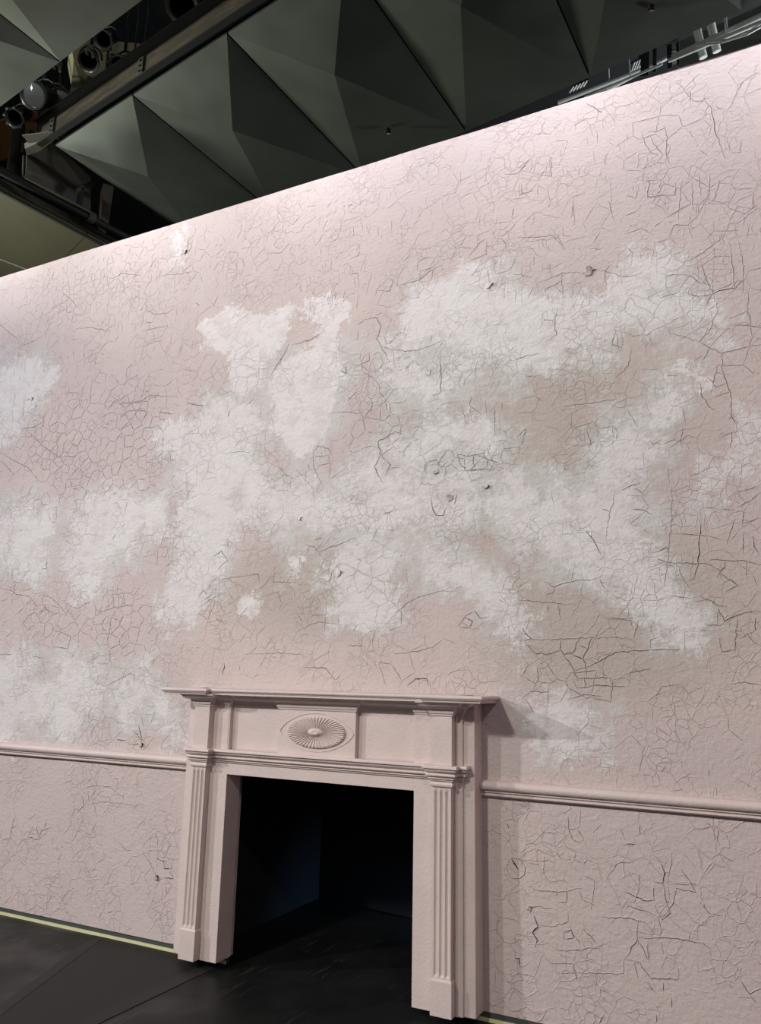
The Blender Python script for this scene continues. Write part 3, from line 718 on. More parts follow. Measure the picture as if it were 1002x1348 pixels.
sheet([ext(b1,b2,-.2), ext(b1,b2,4.7), (ext(b1,b2,4.7)[0]-.09, ext(b1,b2,4.7)[1]), (b1[0]-.09,-.03)], .0098, SHEET2)
sheet([ext(a1,a2,.02), (ext(a1,a2,.02)[0]+.06,-.02), (ext(a1,a2,2.2)[0]+.06, ext(a1,a2,2.2)[1]), ext(a1,a2,2.2)], .0098, SHEET2)
c1, c2 = (-1.817,0.043,0.005), (-2.002,-0.329,0.005)
sheet([ext(c1,c2,.1), ext(c1,c2,4.5), (ext(c1,c2,4.5)[0]+.7, ext(c1,c2,4.5)[1]), (c1[0]+.7, c1[1]-.04)], .0085, m_plain('black_lino', (.010,.0115,.011), .5, var=.2, sc=2))
ro = MB(); ro.box((-18,-14,9.2), (7,8,9.4)); tag(ro.build('ceiling', BLACK), kind='structure')
wl = MB(); wl.box((-18.2,-14,0), (-18,8,9.4)); tag(wl.build('wall_left', BLACK), kind='structure')
wr = MB(); wr.box((-18.2,8,0), (7,8.2,9.4)); tag(wr.build('wall_rear', BLACK), kind='structure')

vs = np.zeros(((NXG+1)*(NZG+1), 3)); vs[:,0] = GX.ravel(); vs[:,2] = GZ.ravel()
rng = np.random.RandomState(3); wob = np.zeros(GX.shape)
for k in range(14):
    a, b, ph = rng.uniform(-9, 9), rng.uniform(-9, 9), rng.uniform(0, 6); wob += np.sin(a*GX+b*GZ+ph)*.0006
vs[:,1] = wob.ravel()
ii, jj = np.meshgrid(np.arange(NXG), np.arange(NZG)); a = (jj*(NXG+1)+ii).ravel()
cxm = (gx[:-1]+gx[1:])/2; czm = (gz[:-1]+gz[1:])/2; MX, MZ = np.meshgrid(cxm, czm)
keep = ~((MX > OX0) & (MX < OX1) & (MZ < OZ1)).ravel()
a = a[keep]; fc = np.stack([a, a+1, a+NXG+2, a+NXG+1], 1)
me = bpy.data.meshes.new('wall_back')
T = .035
extra = [(WX0,T,WZ0),(OX0,T,WZ0),(OX0,T,OZ1),(OX1,T,OZ1),(OX1,T,WZ0),(WX1,T,WZ0),(WX1,T,WZ1),(WX0,T,WZ1),
         (WX0,0,WZ0),(WX1,0,WZ0),(WX1,0,WZ1),(WX0,0,WZ1),(OX0,0,WZ0),(OX1,0,WZ0)]
nb = len(vs); V = np.vstack([vs, np.array(extra)])
F = [tuple(int(q) for q in r) for r in fc]
F += [tuple(nb+i for i in f) for f in [(0,7,6,5,4,3,2,1),(11,10,6,7),(8,11,7,0),(9,5,6,10),(8,0,1,12),(13,4,5,9)]]
me.from_pydata([tuple(v) for v in V], [], F); me.update()
me.polygons.foreach_set('use_smooth', [i < len(fc) for i in range(len(me.polygons))])
paint_attrs(me)
WB = link('wall_back', me, WALL); tag(WB, kind='structure', label='tall pink stage flat with cracked paint and cloudy white patches')

# ---- cracks: dark opening with curled paint lips on both sides
cv, cf, lv, lf = [], [], [], []
def crack(pts, w, lip=.0012, lipw=.007, jit=.25):
    """pts: list of (x,z); w: width in metres at the middle"""
    P = [Vector(p) for p in pts]; Q = []
    for i in range(len(P)-1):
        L = (P[i+1]-P[i]).length; n = max(1, int(L/.016)); nn = Vector((-(P[i+1]-P[i]).y, (P[i+1]-P[i]).x)).normalized() if L > 0 else Vector((0,1))
        for k in range(n):
            q = P[i].lerp(P[i+1], k/n)
            if k: q = q+nn*random.uniform(-1,1)*min(.004, L*.06)
            Q.append(q)
    Q.append(P[-1]); N = len(Q)
    if N < 2: return
    sidew = (random.uniform(.3,1.3), random.uniform(.3,1.3)); b = len(cv); c = len(lv); tot = N-1
    for i, q in enumerate(Q):
        d = (Q[min(i+1,N-1)]-Q[max(i-1,0)])
        if d.length < 1e-6: d = Vector((1,0))
        d.normalize(); n = Vector((-d.y, d.x)); t = i/tot
        ww = w*(math.sin(PI*(.08+.84*t))**.6)*random.uniform(1-jit,1+jit)
        yw = float(sample(wob, q.x, q.y))
        for s in (-1, 1): p = q+n*s*ww/2; cv.append((p.x, yw-.0006, p.y))
        for s, sw in ((-1, sidew[0]), (1, sidew[1])):
            e = math.sin(PI*(.04+.92*t)); p = q+n*s*(ww*.5); p2 = q+n*s*(ww*.5+lipw*sw*.35); p3 = q+n*s*(ww*.5+lipw*sw)
            lv.extend([(p.x, yw-.0007, p.y), (p.x, yw-.0008-lip*sw*e, p.y), (p2.x, yw-.0004-lip*sw*e*.75, p2.y), (p3.x, yw+.0008, p3.y)])
    for i in range(tot):
        cf.append((b+2*i, b+2*i+1, b+2*i+3, b+2*i+2))
        for s in (0, 1):
            for k in range(3):
                u = c+8*i+4*s+k; f = (u, u+1, u+9, u+8); lf.append(f if s == 0 else f[::-1])
def blocked(x, z):
    return (CX-.93 < x < CX+.93 and z < 1.16) or (abs(x-CX) < 1.05 and 1.12 < z < 1.50) or (.985 < z < 1.09) or z < .07 or z > 4.75
def clip_emit(pts, w, **k):
    run = []
    for p in pts:
        if blocked(*p):
            if len(run) > 1: crack(run, w, **k)
            run = []
        else: run.append(p)
    if len(run) > 1: crack(run, w, **k)
for w, pts in CRACKS:
    clip_emit(pts, [0,.0013,.0018,.0025,.0034,.0045,.0055,.0065,.0075,.0085][w], lip=.0003+.00013*w, lipw=.0035+.0006*w)
# wandering networks: Voronoi edges of a point set whose spacing follows the zones
def dens(x, z):
    best = (.27, .10); 
    for cx_, cz_, rx_, rz_, st_, cell in ZONES:
        q = ((x-cx_)/rx_)**2+((z-cz_)/rz_)**2
        v = st_*max(0.0, 1.25-q)
        if v > best[0]: best = (min(v,1), cell)
    return best
pts = []; grid = {}
def near(x, z, r):
    g = .05; n = int(r/g)+1; i, j = int(x//g), int(z//g)
    for a in range(i-n, i+n+1):
        for b in range(j-n, j+n+1):
            for q in grid.get((a,b), ()):
                if (q[0]-x)**2+(q[1]-z)**2 < r*r: return True
    return False
for k in range(26000):
    x = random.uniform(-6.6, 1.1); z = random.uniform(.0, 4.85); r = dens(x, z)[1]*.78
    if not near(x, z, r):
        pts.append(Vector((x,z))); grid.setdefault((int(x//.05), int(z//.05)), []).append((x,z))
vv, ee, ff, _, _, _ = geometry.delaunay_2d_cdt(pts, [], [], 0, 1e-6)
cen = []; edge = {}
for fi, f in enumerate(ff):
    A, B, C_ = (vv[i] for i in f); d = 2*(A.x*(B.y-C_.y)+B.x*(C_.y-A.y)+C_.x*(A.y-B.y))
    if abs(d) < 1e-9: cen.append((A+B+C_)/3); continue
    ux = (A.length_squared*(B.y-C_.y)+B.length_squared*(C_.y-A.y)+C_.length_squared*(A.y-B.y))/d
    uy = (A.length_squared*(C_.x-B.x)+B.length_squared*(A.x-C_.x)+C_.length_squared*(B.x-A.x))/d
    cen.append(Vector((ux,uy)))
    for i in range(3): edge.setdefault(tuple(sorted((f[i], f[(i+1)%3]))), []).append(fi)
for fi, f in enumerate(ff):
    for i in range(3):
        k = tuple(sorted((f[i], f[(i+1)%3])))
        if fi not in edge.setdefault(k, []): edge[k].append(fi)
from mathutils import noise as mn
for k, fs in edge.items():
    if len(fs) != 2: continue
    p, q = cen[fs[0]], cen[fs[1]]; L = (p-q).length
    if L < .008 or L > .4: continue
    mx, mz = (p.x+q.x)/2, (p.y+q.y)/2
    if mx < -6.4 or mx > .95 or mz < .08 or mz > 4.72: continue
    d, cell = dens(mx, mz); nn_ = mn.noise(Vector((mx*2.2, mz*2.2, 3.1)))+.5*mn.noise(Vector((mx*7, mz*7, 9.1)))
    wh = float(sample(SDW, mx, mz)); pr = d*.95+nn_*.55
    if wh > .03: pr -= .38
    if random.random() > pr: continue
    dark = random.random()*.6+d*.55+nn_*.4
    if wh > .03: dark *= .45
    w = .0006+.0021*max(0, dark-.25)**1.3
    if mz > 4.0: w *= .75
    a_, b_ = (0,1) if random.random() < .8 else sorted((random.uniform(0,.5), random.uniform(.5,1)))
    clip_emit([tuple(p.lerp(q, a_)), tuple(p.lerp(q, (a_+b_)/2)), tuple(p.lerp(q, b_))], w, lip=.0002+random.random()*.0006, lipw=.0035)
# short vertical hairlines near the head of the wall
for k in range(650):
    x = random.uniform(-6, .6); z = random.uniform(3.5, 4.66); L = random.uniform(.03,.10)
    if mn.noise(Vector((x*1.5, z*1.5, 0))) < .02: continue
    clip_emit([(x,z),(x+random.uniform(-.008,.008),z-L/2),(x+random.uniform(-.015,.015),z-L)], random.uniform(.0004,.0014), lip=.0004, lipw=.004)
o = mesh('crack', cv, cf, DARK, WB); o['kind'] = 'stuff'; o['label'] = 'dark hairline cracks across the pink paint'
o = mesh('paint_lip', lv, lf, WALL, WB, smooth=False); paint_attrs(o.data); o['kind'] = 'stuff'; o['label'] = 'raised curled paint edges along the cracks'
for x, z, size, ang in FLAKES:
    A = math.radians(ang); vs_, fs_ = [], []; n = 7; prof = []
    outline = [random.uniform(.7,1.15) for _ in range(n)]
    for i in range(n):
        t = i/(n-1); hw = size*.5*math.sin(PI*(.2+.72*t))**.7*outline[i]; lift = .001+.35*size*t**1.8; along = (t-.5)*size*1.1
        for s in (-1, -.33, .33, 1):
            lx, lz = along, s*hw; hx = x+lx*math.cos(A)-lz*math.sin(A); hz = z+lx*math.sin(A)+lz*math.cos(A)
            vs_.append((hx, -lift-.0025*abs(s), hz))
    for i in range(n-1):
        for s in range(3): fs_.append((4*i+s, 4*i+s+1, 4*i+s+5, 4*i+s+4))
    o = mesh('paint_flake', vs_, fs_, WALL, WB, smooth=True); paint_attrs(o.data)
    so = o.modifiers.new('thick','SOLIDIFY'); so.thickness = .0012
    # bare dark scar under the flake
    sv = [(x+math.cos(A+k*PI/4)*size*random.uniform(.25,.5)+math.cos(A)*size*.25, -.0011, z+math.sin(A+k*PI/4)*size*random.uniform(.15,.38)+math.sin(A)*size*.25) for k in range(8)]
    mesh('flake_scar', sv, [tuple(range(8))], DARK, WB)

# plinth under the flat: black packer and pale yellow batten on the floor
for k, (x0, x1) in enumerate(((WX0, OX0-.02), (OX1+.02, WX1))):
    b = MB(); b.box((x0,.005,0), (x1,.034,.05)); o = b.build('trim_%d' % (3+k), m_plain('grey_packer', (.055,.065,.06), .7)); tag(o, kind='structure', label=('black packer under the wall %s of the fireplace' % ('left','right')[k]))
    b = MB(); b.box((x0,-.004,.0005), (x1,.0045,.0235)); o = b.build('trim_%d' % (5+k), YELL); tag(o, kind='structure', label=('pale yellow batten at the foot of the wall %s of the fireplace' % ('left','right')[k]))

# chair rail
def railprof():
    pr = [(0,1.083),(.012,1.083),(.018,1.081)]
    for k in range(9):
        a = PI*.5-PI*k/8; pr.append((.026+.024*math.cos(a), 1.058+.023*math.sin(a)))
    pr += [(.030,1.033),(.030,1.028),(.021,1.027),(.021,1.022),(.027,1.020),(.028,1.013),(.022,1.006),(.012,1.004),(0,1.004)]
    return pr
for k, (x0, x1) in enumerate(((WX0, CX-.886), (CX+.886, WX1))):
    pr = railprof(); n = len(pr); nseg = 60; v_, f_ = [], []
    for i in range(nseg+1):
        x = x0+(x1-x0)*i/nseg
        v_ += [(x, .004-o_, z_) for o_, z_ in pr]
    for i in range(nseg):
        for j in range(n-1): f_.append((i*n+j, i*n+j+1, (i+1)*n+j+1, (i+1)*n+j))
    f_ += [tuple(range(n)), tuple(range(nseg*n+n-1, nseg*n-1, -1))]
    b = MB(); b.add(v_, f_); o = b.build('trim_%d' % (1+k), PAINT, smooth=True)
    tag(o, kind='structure', label='pink moulded chair rail on the wall %s of the fireplace' % ('left','right')[k])

# ---------------------------------------------------------------- fireplace surround
FP = empty('fireplace_surround', (CX,0,.05), label='pink painted wooden fireplace surround with mantel shelf and fluted pilasters against the cracked wall', cat='fireplace')
def sweep(path, prof, name, mat, smooth=True, parent=FP):
    """path: open polyline (x,y) seen from above, left to right; prof: (out, z) rows, out is measured to the front/outside"""
    P = [Vector(p) for p in path]; N = len(P); offs = []
    for i in range(N):
        ns = []
        for a, b in ((i-1,i),(i,i+1)):
            if 0 <= a and b < N: d = (P[b]-P[a]).normalized(); ns.append(Vector((d.y,-d.x)))
        if len(ns) == 1: offs.append(ns[0])
        else: s = ns[0]+ns[1]; offs.append(s/(max(.2, s.dot(s))/2))
    v_, f_ = [], []; n = len(prof)
    for i in range(N):
        for o_, z_ in prof: q = P[i]+offs[i]*o_; v_.append((q.x+CX, q.y, z_))
    for i in range(N-1):
        for j in range(n-1): f_.append((i*n+j, i*n+j+1, (i+1)*n+j+1, (i+1)*n+j))
    f_ += [tuple(range(n)), tuple(range(N*n-1, (N-1)*n-1, -1))]
    b = MB((CX,0,.05)); b.add(v_, f_); o = b.build(name, mat, parent, smooth=smooth); return o
def mirror(path): return path+[(-x,y) for x,y in reversed(path)]
DF = .130    # face of the surround
# jambs and head of the surround (stepped at the outside edge)
for s in (-1, 1):
    poly = [(.888,.0),(.888,-.108),(.834,-.112),(.832,-.124),(.806,-.127),(.804,-.134),(.798,-.134),(.796,-DF),(.5755,-DF),(.5755,-.001)]
    poly = [(CX+s*x,y) for x,y in poly]
    b = MB((CX,0,.05)); b.prism(poly, .05, 1.4524); b.build('surround_jamb', PAINT, FP, bevel=.0015)
b = MB((CX,0,.05)); b.box((CX-.5755,-DF,1.019), (CX+.5755,0,1.12)); b.build('surround_head', PAINT, FP)
# frieze board: middle layer recessed panels and raised centre tablet
b = MB((CX,0,.05)); b.box((CX-.5755,-.104,1.10), (CX+.5755,-.0,1.44)); b.build('frieze_board', PAINT, FP)
for s in (-1, 1):
    x0, x1 = sorted((CX+s*.583, CX+s*.70)); b = MB((CX,0,.05)); b.box((x0,-DF-.002,1.12), (x1,-.10,1.43)); b.build('frieze_stile', PAINT, FP, bevel=.001)
b = MB((CX,0,.05)); b.box((CX-.240,-.134,1.12), (CX+.240,-.10,1.43)); b.build('frieze_tablet', PAINT, FP, bevel=.001)
BASEP = mirror([(-.832,-.04),(-.832,-.130),(-.795,-.130),(-.795,-.175),(-.690,-.175),(-.690,-.130),(-.583,-.130),(-.583,-.106),(-.240,-.106),(-.240,-.134)])
CAPP = mirror([(-.832,-.08),(-.832,-.130),(-.797,-.130),(-.797,-.175),(-.688,-.175),(-.688,-.130)])
# pilasters
for s in (-1, 1):
    pc = CX+s*.7425
    PL = empty('pilaster', (s*.7425,0,0)); PL.parent = FP; og = (CX+s*.7425,0,.05)
    b = MB(og); b.box((pc-.0535,-.178,.052), (pc+.0535,-.10,.200)); o = b.build('pilaster_plinth', PAINT, PL, bevel=.0015)
    b = MB(og); b.prism([(pc-.0535,-.178),(pc+.0535,-.178),(pc+.0535,-.10),(pc-.0535,-.10)], .200, .2001)
    b = MB(og); b.add([(pc-.0535,-.178,.2),(pc+.0535,-.178,.2),(pc+.0535,-.12,.2),(pc-.0535,-.12,.2),(pc-.047,-.1715,.208),(pc+.047,-.1715,.208),(pc+.047,-.12,.208),(pc-.047,-.12,.208)],
        [(0,1,5,4),(1,2,6,5),(2,3,7,6),(3,0,4,7),(4,5,6,7)]); b.build('plinth_bevel', PAINT, PL)
    # fluted shaft
    hw = .047; fr = [(-hw,-.12),(-hw,-.1715)]; fil = .0085; gw = (2*hw-4*fil)/3; x = -hw
    cols = [(-hw,0.0)]; x = -hw+fil
    for g in range(3):
        for k in range(9): t = k/8; cols.append((x+gw*t, math.sin(PI*t)**.7*.0095 if 0 < k < 8 else 0))
        x += gw+fil
    cols.append((hw,0.0)); rows = [(.206,0.0),(.216,.0),(.222,.6),(.230,1.0),(1.020,1.0),(1.030,.6),(1.036,0),(1.056,0)]
    v_, f_ = [], []; n = len(cols)+2
    for z_, amt in rows:
        v_.append((pc-hw,-.12,z_)); v_ += [(pc+cx2,-.1715+d_*amt,z_) for cx2,d_ in cols]; v_.append((pc+hw,-.12,z_))
    for i in range(len(rows)-1):
        for j in range(n-1): f_.append((i*n+j, i*n+j+1, (i+1)*n+j+1, (i+1)*n+j))
    b = MB(og); b.add(v_, f_); b.build('fluted_shaft', PAINT, PL, smooth=True)
    pr = [(.000,1.0735),(.006,1.0735),(.0095,1.070),(.011,1.064),(.0095,1.057),(.006,1.053),(0,1.053)]
    pth = [(pc-CX-.048,-.12),(pc-CX-.048,-.1715),(pc-CX+.048,-.1715),(pc-CX+.048,-.12)]
    o = sweep(pth, pr, 'pilaster_capital', PAINT, parent=FP)
    o2 = MB(og); o2.box((pc-.0525,-.1745,1.073), (pc+.0525,-.10,1.10)); o2.build('capital_block', PAINT, PL)
    b = MB(og); b.box((pc-.0525,-.175,1.12), (pc+.0525,-.10,1.43)); o = b.build('frieze_block', PAINT, PL, bevel=.001)
# cap moulding between frieze and legs
pr = [(-.02,1.153),(.034,1.153),(.036,1.150),(.036,1.139),(.028,1.138),(.027,1.130),(.022,1.121),(.014,1.117)]
for k in range(7): a = PI*.5-PI*k/6; pr.append((.014+.009*math.cos(a), 1.1085+.008*math.sin(a)))
pr += [(.010,1.100),(.010,1.095),(.013,1.092),(.010,1.088),(.005,1.087),(.008,1.084),(.005,1.080),(-.02,1.079)]
sweep(CAPP, pr, 'cap_moulding', PAINT)
# bed moulding under the shelf
pr = [(-.02,1.386),(.004,1.386),(.006,1.390),(.006,1.396),(.010,1.397)]
for k in range(8): a = PI*.5*k/7; pr.append((.011+.030*(1-math.cos(a)), 1.398+.030*math.sin(a)))
pr += [(.043,1.430),(.049,1.432),(.053,1.438),(.058,1.444),(.066,1.449),(.066,1.456),(-.02,1.456)]
sweep(BASEP, pr, 'bed_moulding', PAINT)
# shelf
SH = mirror([(-.978,0),(-.978,-.262),(-.655,-.262),(-.655,-.222),(-.240,-.222),(-.240,-.236)])
pr = [(-.20,1.452),(-.012,1.452),(-.010,1.455),(-.010,1.4625),(-.004,1.463),(-.003,1.466)]
for k in range(9): a = -PI*.5+PI*k/8; pr.append((-.005+.009*math.cos(a), 1.4765+.010*math.sin(a)))
pr += [(-.02,1.4875),(-.20,1.4875)]
SHS = mirror([(-.978,.004),(-.978,-.262),(-.655,-.262),(-.655,-.222)])
sweep(SHS, pr, 'mantel_shelf', PAINT)
b = MB((CX,0,.05)); b.box((CX-.90,-.215,1.4525), (CX+.90,0,1.487)); b.build('shelf_board', PAINT, FP)
# tablet ornament: lens-shaped bead and radiating rosette
OXc, OZc, OY = CX+.000, 1.272, -.134
v_, f_ = [], []; NS = 96
def lens(t, ax, az):
    a = 2*PI*t; return (ax*math.copysign(abs(math.cos(a))**1.0, math.cos(a)), az*math.sin(a)*abs(math.sin(a))**.45)
for i in range(NS):
    for (g, y_) in ((.0,0.0),(.3,-.0035),(.7,-.0035),(1.0,0.0)):
        ex, ez = lens(i/NS, .232-.0075*g, .102-.0060*g); v_.append((OXc+ex, OY+y_+.0004, OZc+ez))
for i in range(NS):
    for k in range(3): a = 4*i+k; b_ = 4*((i+1)%NS)+k; f_.append((a, b_, b_+1, a+1))
b = MB((CX,0,.05)); b.add(v_, f_); b.build('oval_bead', PAINT, FP, smooth=True)
NR = 48; rings = [(.0,-.018),(.12,-.020),(.22,-.013),(.26,-.008),(.30,-.0065),(.55,-.009),(.80,-.013),(.93,-.0145),(1.0,-.012),(1.03,-.006),(1.035,.0005)]
v_, f_ = [], []; SUB = 6; NN = NR*SUB
for ri, (r, y_) in enumerate(rings):
    for i in range(NN):
        a = 2*PI*i/NN; ph = (i % SUB)/SUB; petal = math.sin(PI*ph) if .28 < r else 0
        rr = r*(1+.028*petal*(1 if r > .9 else 0)); gr = (1-petal)*.0062 if r > .27 and r < 1.01 else 0
        v_.append((OXc+.172*rr*math.cos(a), OY+y_+gr, OZc+.078*rr*math.sin(a)))
for ri in range(len(rings)-1):
    for i in range(NN): a = ri*NN+i; b_ = ri*NN+(i+1)%NN; f_.append((a, b_, b_+NN, a+NN))
b = MB((CX,0,.05)); b.add(v_, f_); b.build('sunburst_rosette', PAINT, FP, smooth=False)

# ---------------------------------------------------------------- black hearth box behind the opening
HB = empty('hearth_box', (-2.35,.8,0), label='black painted box lining the fireplace opening behind the pink surround', cat='firebox')
og = (-2.35,.8,0)
b = MB(og); b.beam((-3.11,.10,.64),(-3.11,1.42,.64), .02, 1.27); b.build('side_panel', BLACK, HB)
b = MB(og); b.beam((-1.20,.10,.64),(-1.20,.55,.64), .02, 1.27); b.build('side_panel', BLACK, HB)
b = MB(og); b.beam((-3.12,1.42,.645),(-1.15,1.08,.645), .02, 1.25); b.build('back_panel', BLACK, HB)
b = MB(og); b.box((-3.14,.10,1.275),(-1.15,1.46,1.295)); b.build('top_panel', BLACK, HB)

# ---------------------------------------------------------------- folded ceiling panels
O2, UU, VV_ = Vector((-5.5238,.3308)), Vector((1.1029,-.1731)), Vector((.1372,1.9387)); ZC = 6.245; ZA = 6.118
def panel(ou, ov, label, grp):
    o0 = O2+UU*ou+VV_*ov; g = .006
    A = Vector((g*1.4,g)); pts = [(g,g),(1-g,g),(1-g,1-g*.7),(g,1-g*.7)]
    c = o0+UU*.5+VV_*.5; og = Vector((c.x,c.y,ZC))
    top = [o0+UU*a+VV_*b for a,b in pts]; ap = o0+UU*.5+VV_*.345
    v_ = [(p.x,p.y,ZC) for p in top]+[(ap.x,ap.y,ZA)]
    T_ = empty('ceiling_panel', og, label=label, cat='ceiling panel', group=None)
    for f in ((0,1),(1,2),(2,3),(3,0)):
        m_ = MB(og); q = [v_[f[0]], v_[f[1]], v_[4]]; up = [(a_,b_,c_+.006) for a_,b_,c_ in q]
        m_.add(q+up, [(0,1,2),(5,4,3),(0,3,4,1),(1,4,5,2),(2,5,3,0)]); m_.build('facet', PANEL, T_)
    m_ = MB(og); m_.add([(x,y,z+.003) for x,y,z in v_[:4]]+[(x,y,z+.05) for x,y,z in v_[:4]], [(0,1,5,4),(1,2,6,5),(2,3,7,6),(3,0,4,7),(4,5,6,7)]); m_.build('back_tray', SEAM, T_)
    return T_
L0 = ['leftmost folded grey panel of the long row, its lower left edge over the dark gap',
 'second folded grey panel from the left in the row above the wall top',
 'third folded grey panel from the left, with a small round fitting near the wall top',
 'fourth folded dark panel from the left, its broad pale facet meeting the wall top',
 'very dark folded panel at top right of the row, with a small round brass fitting',
 'rightmost dark panel corner of the row at the top right edge of the photo']
for i, lb in enumerate(L0): panel(i, 0, lb, None)
for i, lb in ((-1.2,'pale folded panel at the top left corner, left of the bright thin facet'),(-.2,'folded panel in the top left corner that has the bright thin facet'),(.8,'broad grey folded panel at top left beside the dark lighting slot')):
    panel(i+0.0, -1.275, lb, None)
for (c, lb) in (((-2.641,1.350,6.145), 'small round brass fitting on the third folded panel, near the wall top'), ((-0.445,1.039,6.175), 'small round brass fitting on the very dark panel at top right')):
    T_ = empty('sprinkler_fitting', c, label=lb, cat='sprinkler'); m_ = MB(c); c = Vector(c)
    m_.lathe(c, (0,0,-1), [(-.03,.0),(-.03,.022),(.0,.024),(.006,.020),(.004,.012),(-.004,.010),(-.004,0)], 16); m_.build('cup', SEAM, T_)
    m_ = MB(c)
    for k in range(6): a = k*PI/3; m_.beam(c+Vector((math.cos(a)*.004,math.sin(a)*.004,-.004)), c+Vector((math.cos(a)*.013,math.sin(a)*.013,-.014)), .004, .003)
    m_.lathe(c, (0,0,-1), [(-.02,.006),(.010,.006),(.012,0)], 8); m_.build('brass_head', BRASS, T_)

# steel beam along the near edge of the row
def P2(u, v, z): q = O2+UU*u+VV_*v; return Vector((q.x,q.y,z))
BM = empty('steel_beam', P2(1,-.05,6.3), label='long rusty steel beam beside the near edge of the folded panel row', cat='beam'); og = BM.location.copy()
m_ = MB(og); m_.beam(P2(-.12,-.030,6.36),P2(4,-.030,6.36), .012, .19); m_.build('web', RUST, BM)
m_ = MB(og); m_.beam(P2(-.12,-.034,6.255),P2(4,-.034,6.255), .055, .014); m_.build('bottom_flange', SEAM, BM)
m_ = MB(og); m_.beam(P2(-.12,-.045,6.47),P2(4,-.045,6.47), .11, .02); m_.build('top_flange', SEAM, BM)
for u_ in (.05, 1.17, 2.6):
    m_ = MB(og); m_.beam(P2(u_-.03,-.037,6.36),P2(u_+.03,-.037,6.36), .016, .17)
    for dz in (-.05,.0,.05): m_.lathe(P2(u_,-.043,6.36+dz), (0,-1,0), [(0,.009),(.012,.009),(.012,0)], 8)
    m_.build('splice_plate', VOID, BM)
m_ = MB(og); m_.beam(P2(-.2,-.08,6.30),P2(.06,-.015,6.30), .10, .012); m_.build('end_bracket', GREYB, BM)

# ---------------------------------------------------------------- rig in the slot between the panel rows
def lantern(c, d, r, L, label, lens=True, ring=False):
    c = Vector(c); d = Vector(d).normalized(); T_ = empty('stage_lantern', c, label=label, cat='stage light')
    m_ = MB(c); m_.lathe(c, d, [(-L,0),(-L,r*.55),(-L*.8,r*.7),(-L*.3,r*.8),(-.02,r*.95),(0,r),(.02,r*1.02)], 24); m_.build('body', LANT, T_, smooth=True)
    m_ = MB(c); m_.lathe(c, d, [(.0,r*.93),(.0,r*1.05),(.02,r*1.08),(.03,r*1.02),(.02,r*.86),(.0,r*.80)], 24); m_.build('rim', STEEL, T_, smooth=True)
    if lens: m_ = MB(c); m_.lathe(c, d, [(.004,r*.9),(.012,r*.62),(.024,r*.3),(.028,0)], 24); m_.build('lens', LENS, T_, smooth=True)
    if ring:
        x = d.orthogonal().normalized(); y = d.cross(x)
        for k in range(8):
            a = k*PI/4+.2; p = c+(x*math.cos(a)+y*math.sin(a))*r*1.1; m_ = MB(c); m_.beam(p-d*.005, p+d*.03, r*.22, r*.25, up=x); m_.build('clip', STEEL, T_)
    m_ = MB(c); x = d.cross(Vector((0,0,1))).normalized(); pts_ = []
    for k in range(9): a = PI*k/8; pts_.append(c-d*L*.4+x*math.cos(a)*r*1.15+Vector((0,0,1))*math.sin(a)*r*1.5)
    m_.tube(pts_, .010, 6); m_.tube([pts_[4], (pts_[4].x,pts_[4].y,9.2)], .014, 8); m_.build('yoke', LANT, T_)
    return T_
lantern((-5.714,0.207,6.745), (.35,-1.0,-.75), .125, .34, 'stage lantern with a pale round glass lens, at far left under the top left panel')
lantern((-5.802,0.546,6.995), (.9,-.35,-.8), .10, .22, 'black stage lantern just right of the one with the pale round lens')
lantern((-4.755,0.293,6.765), (.3,-.8,-1), .082, .30, 'small black stage lantern with a silver toothed rim, in the middle of the slot', lens=False, ring=True)
lantern((-4.734,0.086,6.845), (.3,-.8,-1), .075, .28, 'black stage lantern with a clip ring tucked behind the edge of the top left panel', lens=False, ring=True)
lantern((-6.084,0.306,6.705), (.3,-.8,-1), .085, .28, 'black stage lantern with thin silver clips at the left edge, over the vertical pipe', lens=False, ring=True)
lantern((-4.011,0.221,6.995), (.2,-.7,-1), .13, .30, 'large round black lantern near the top of the slot beside the diagonal truss', lens=False)
lantern((-5.034,0.202,6.845), (.4,-.5,-1), .085, .2, 'round black lantern against the olive metal duct', lens=False)
# vertical and raking pipes at far left
for (a, b, r, lb) in (((-6.562,0.681,6.395), (-6.791,0.837,7.245), .055, 'stout black vertical pipe at the left edge, below the toothed lantern'),
                      ((-6.347,0.811,6.545), (-6.494,0.923,7.345), .05, 'dark vertical pipe just left of the amber boards'),
                      ((-6.137,0.888,6.945), (-8.092,2.417,9.245), .03, 'thin dark post between the amber boards')):
    m_ = MB(a); m_.tube([a,b], r, 14); tag(m_.build('pipe', VOID, smooth=True), lb, 'pipe')
# amber boards behind
a = Vector((-7.907,1.449,7.645)); bq = Vector((-7.281,0.959,7.645)); c1 = Vector((-6.597,1.279,7.645)); c2 = Vector((-7.031,1.559,7.645))
def slab(name, pts3, th, mat, label, cat, parent=None):
    P = [Vector(p) for p in pts3]; n = (P[1]-P[0]).cross(P[2]-P[0]).normalized()
    if n.dot(Vector(CAMLOC)-P[0]) > 0: n = -n
    og = sum(P, Vector())/len(P); m_ = MB((0,0,0) if parent else og); k = len(P)
    if parent: m_.o = parent.location
    m_.add(P+[p+n*th for p in P], [tuple(range(k)), tuple(range(2*k-1,k-1,-1))]+[(i,(i+1)%k,(i+1)%k+k,i+k) for i in range(k)])
    o = m_.build(name, mat, parent)
    if label: tag(o, label, cat)
    return o
AB = empty('amber_board', (-7.193,1.271,7.645), label='amber lit brown boards seen deep in the slot at far left', cat='board')
slab('board', [(-7.403,1.035,7.645),(-7.063,1.061,7.645),(-7.612,1.510,7.645),(-8.011,1.509,7.645)], .03, AMBER, None, None, AB)
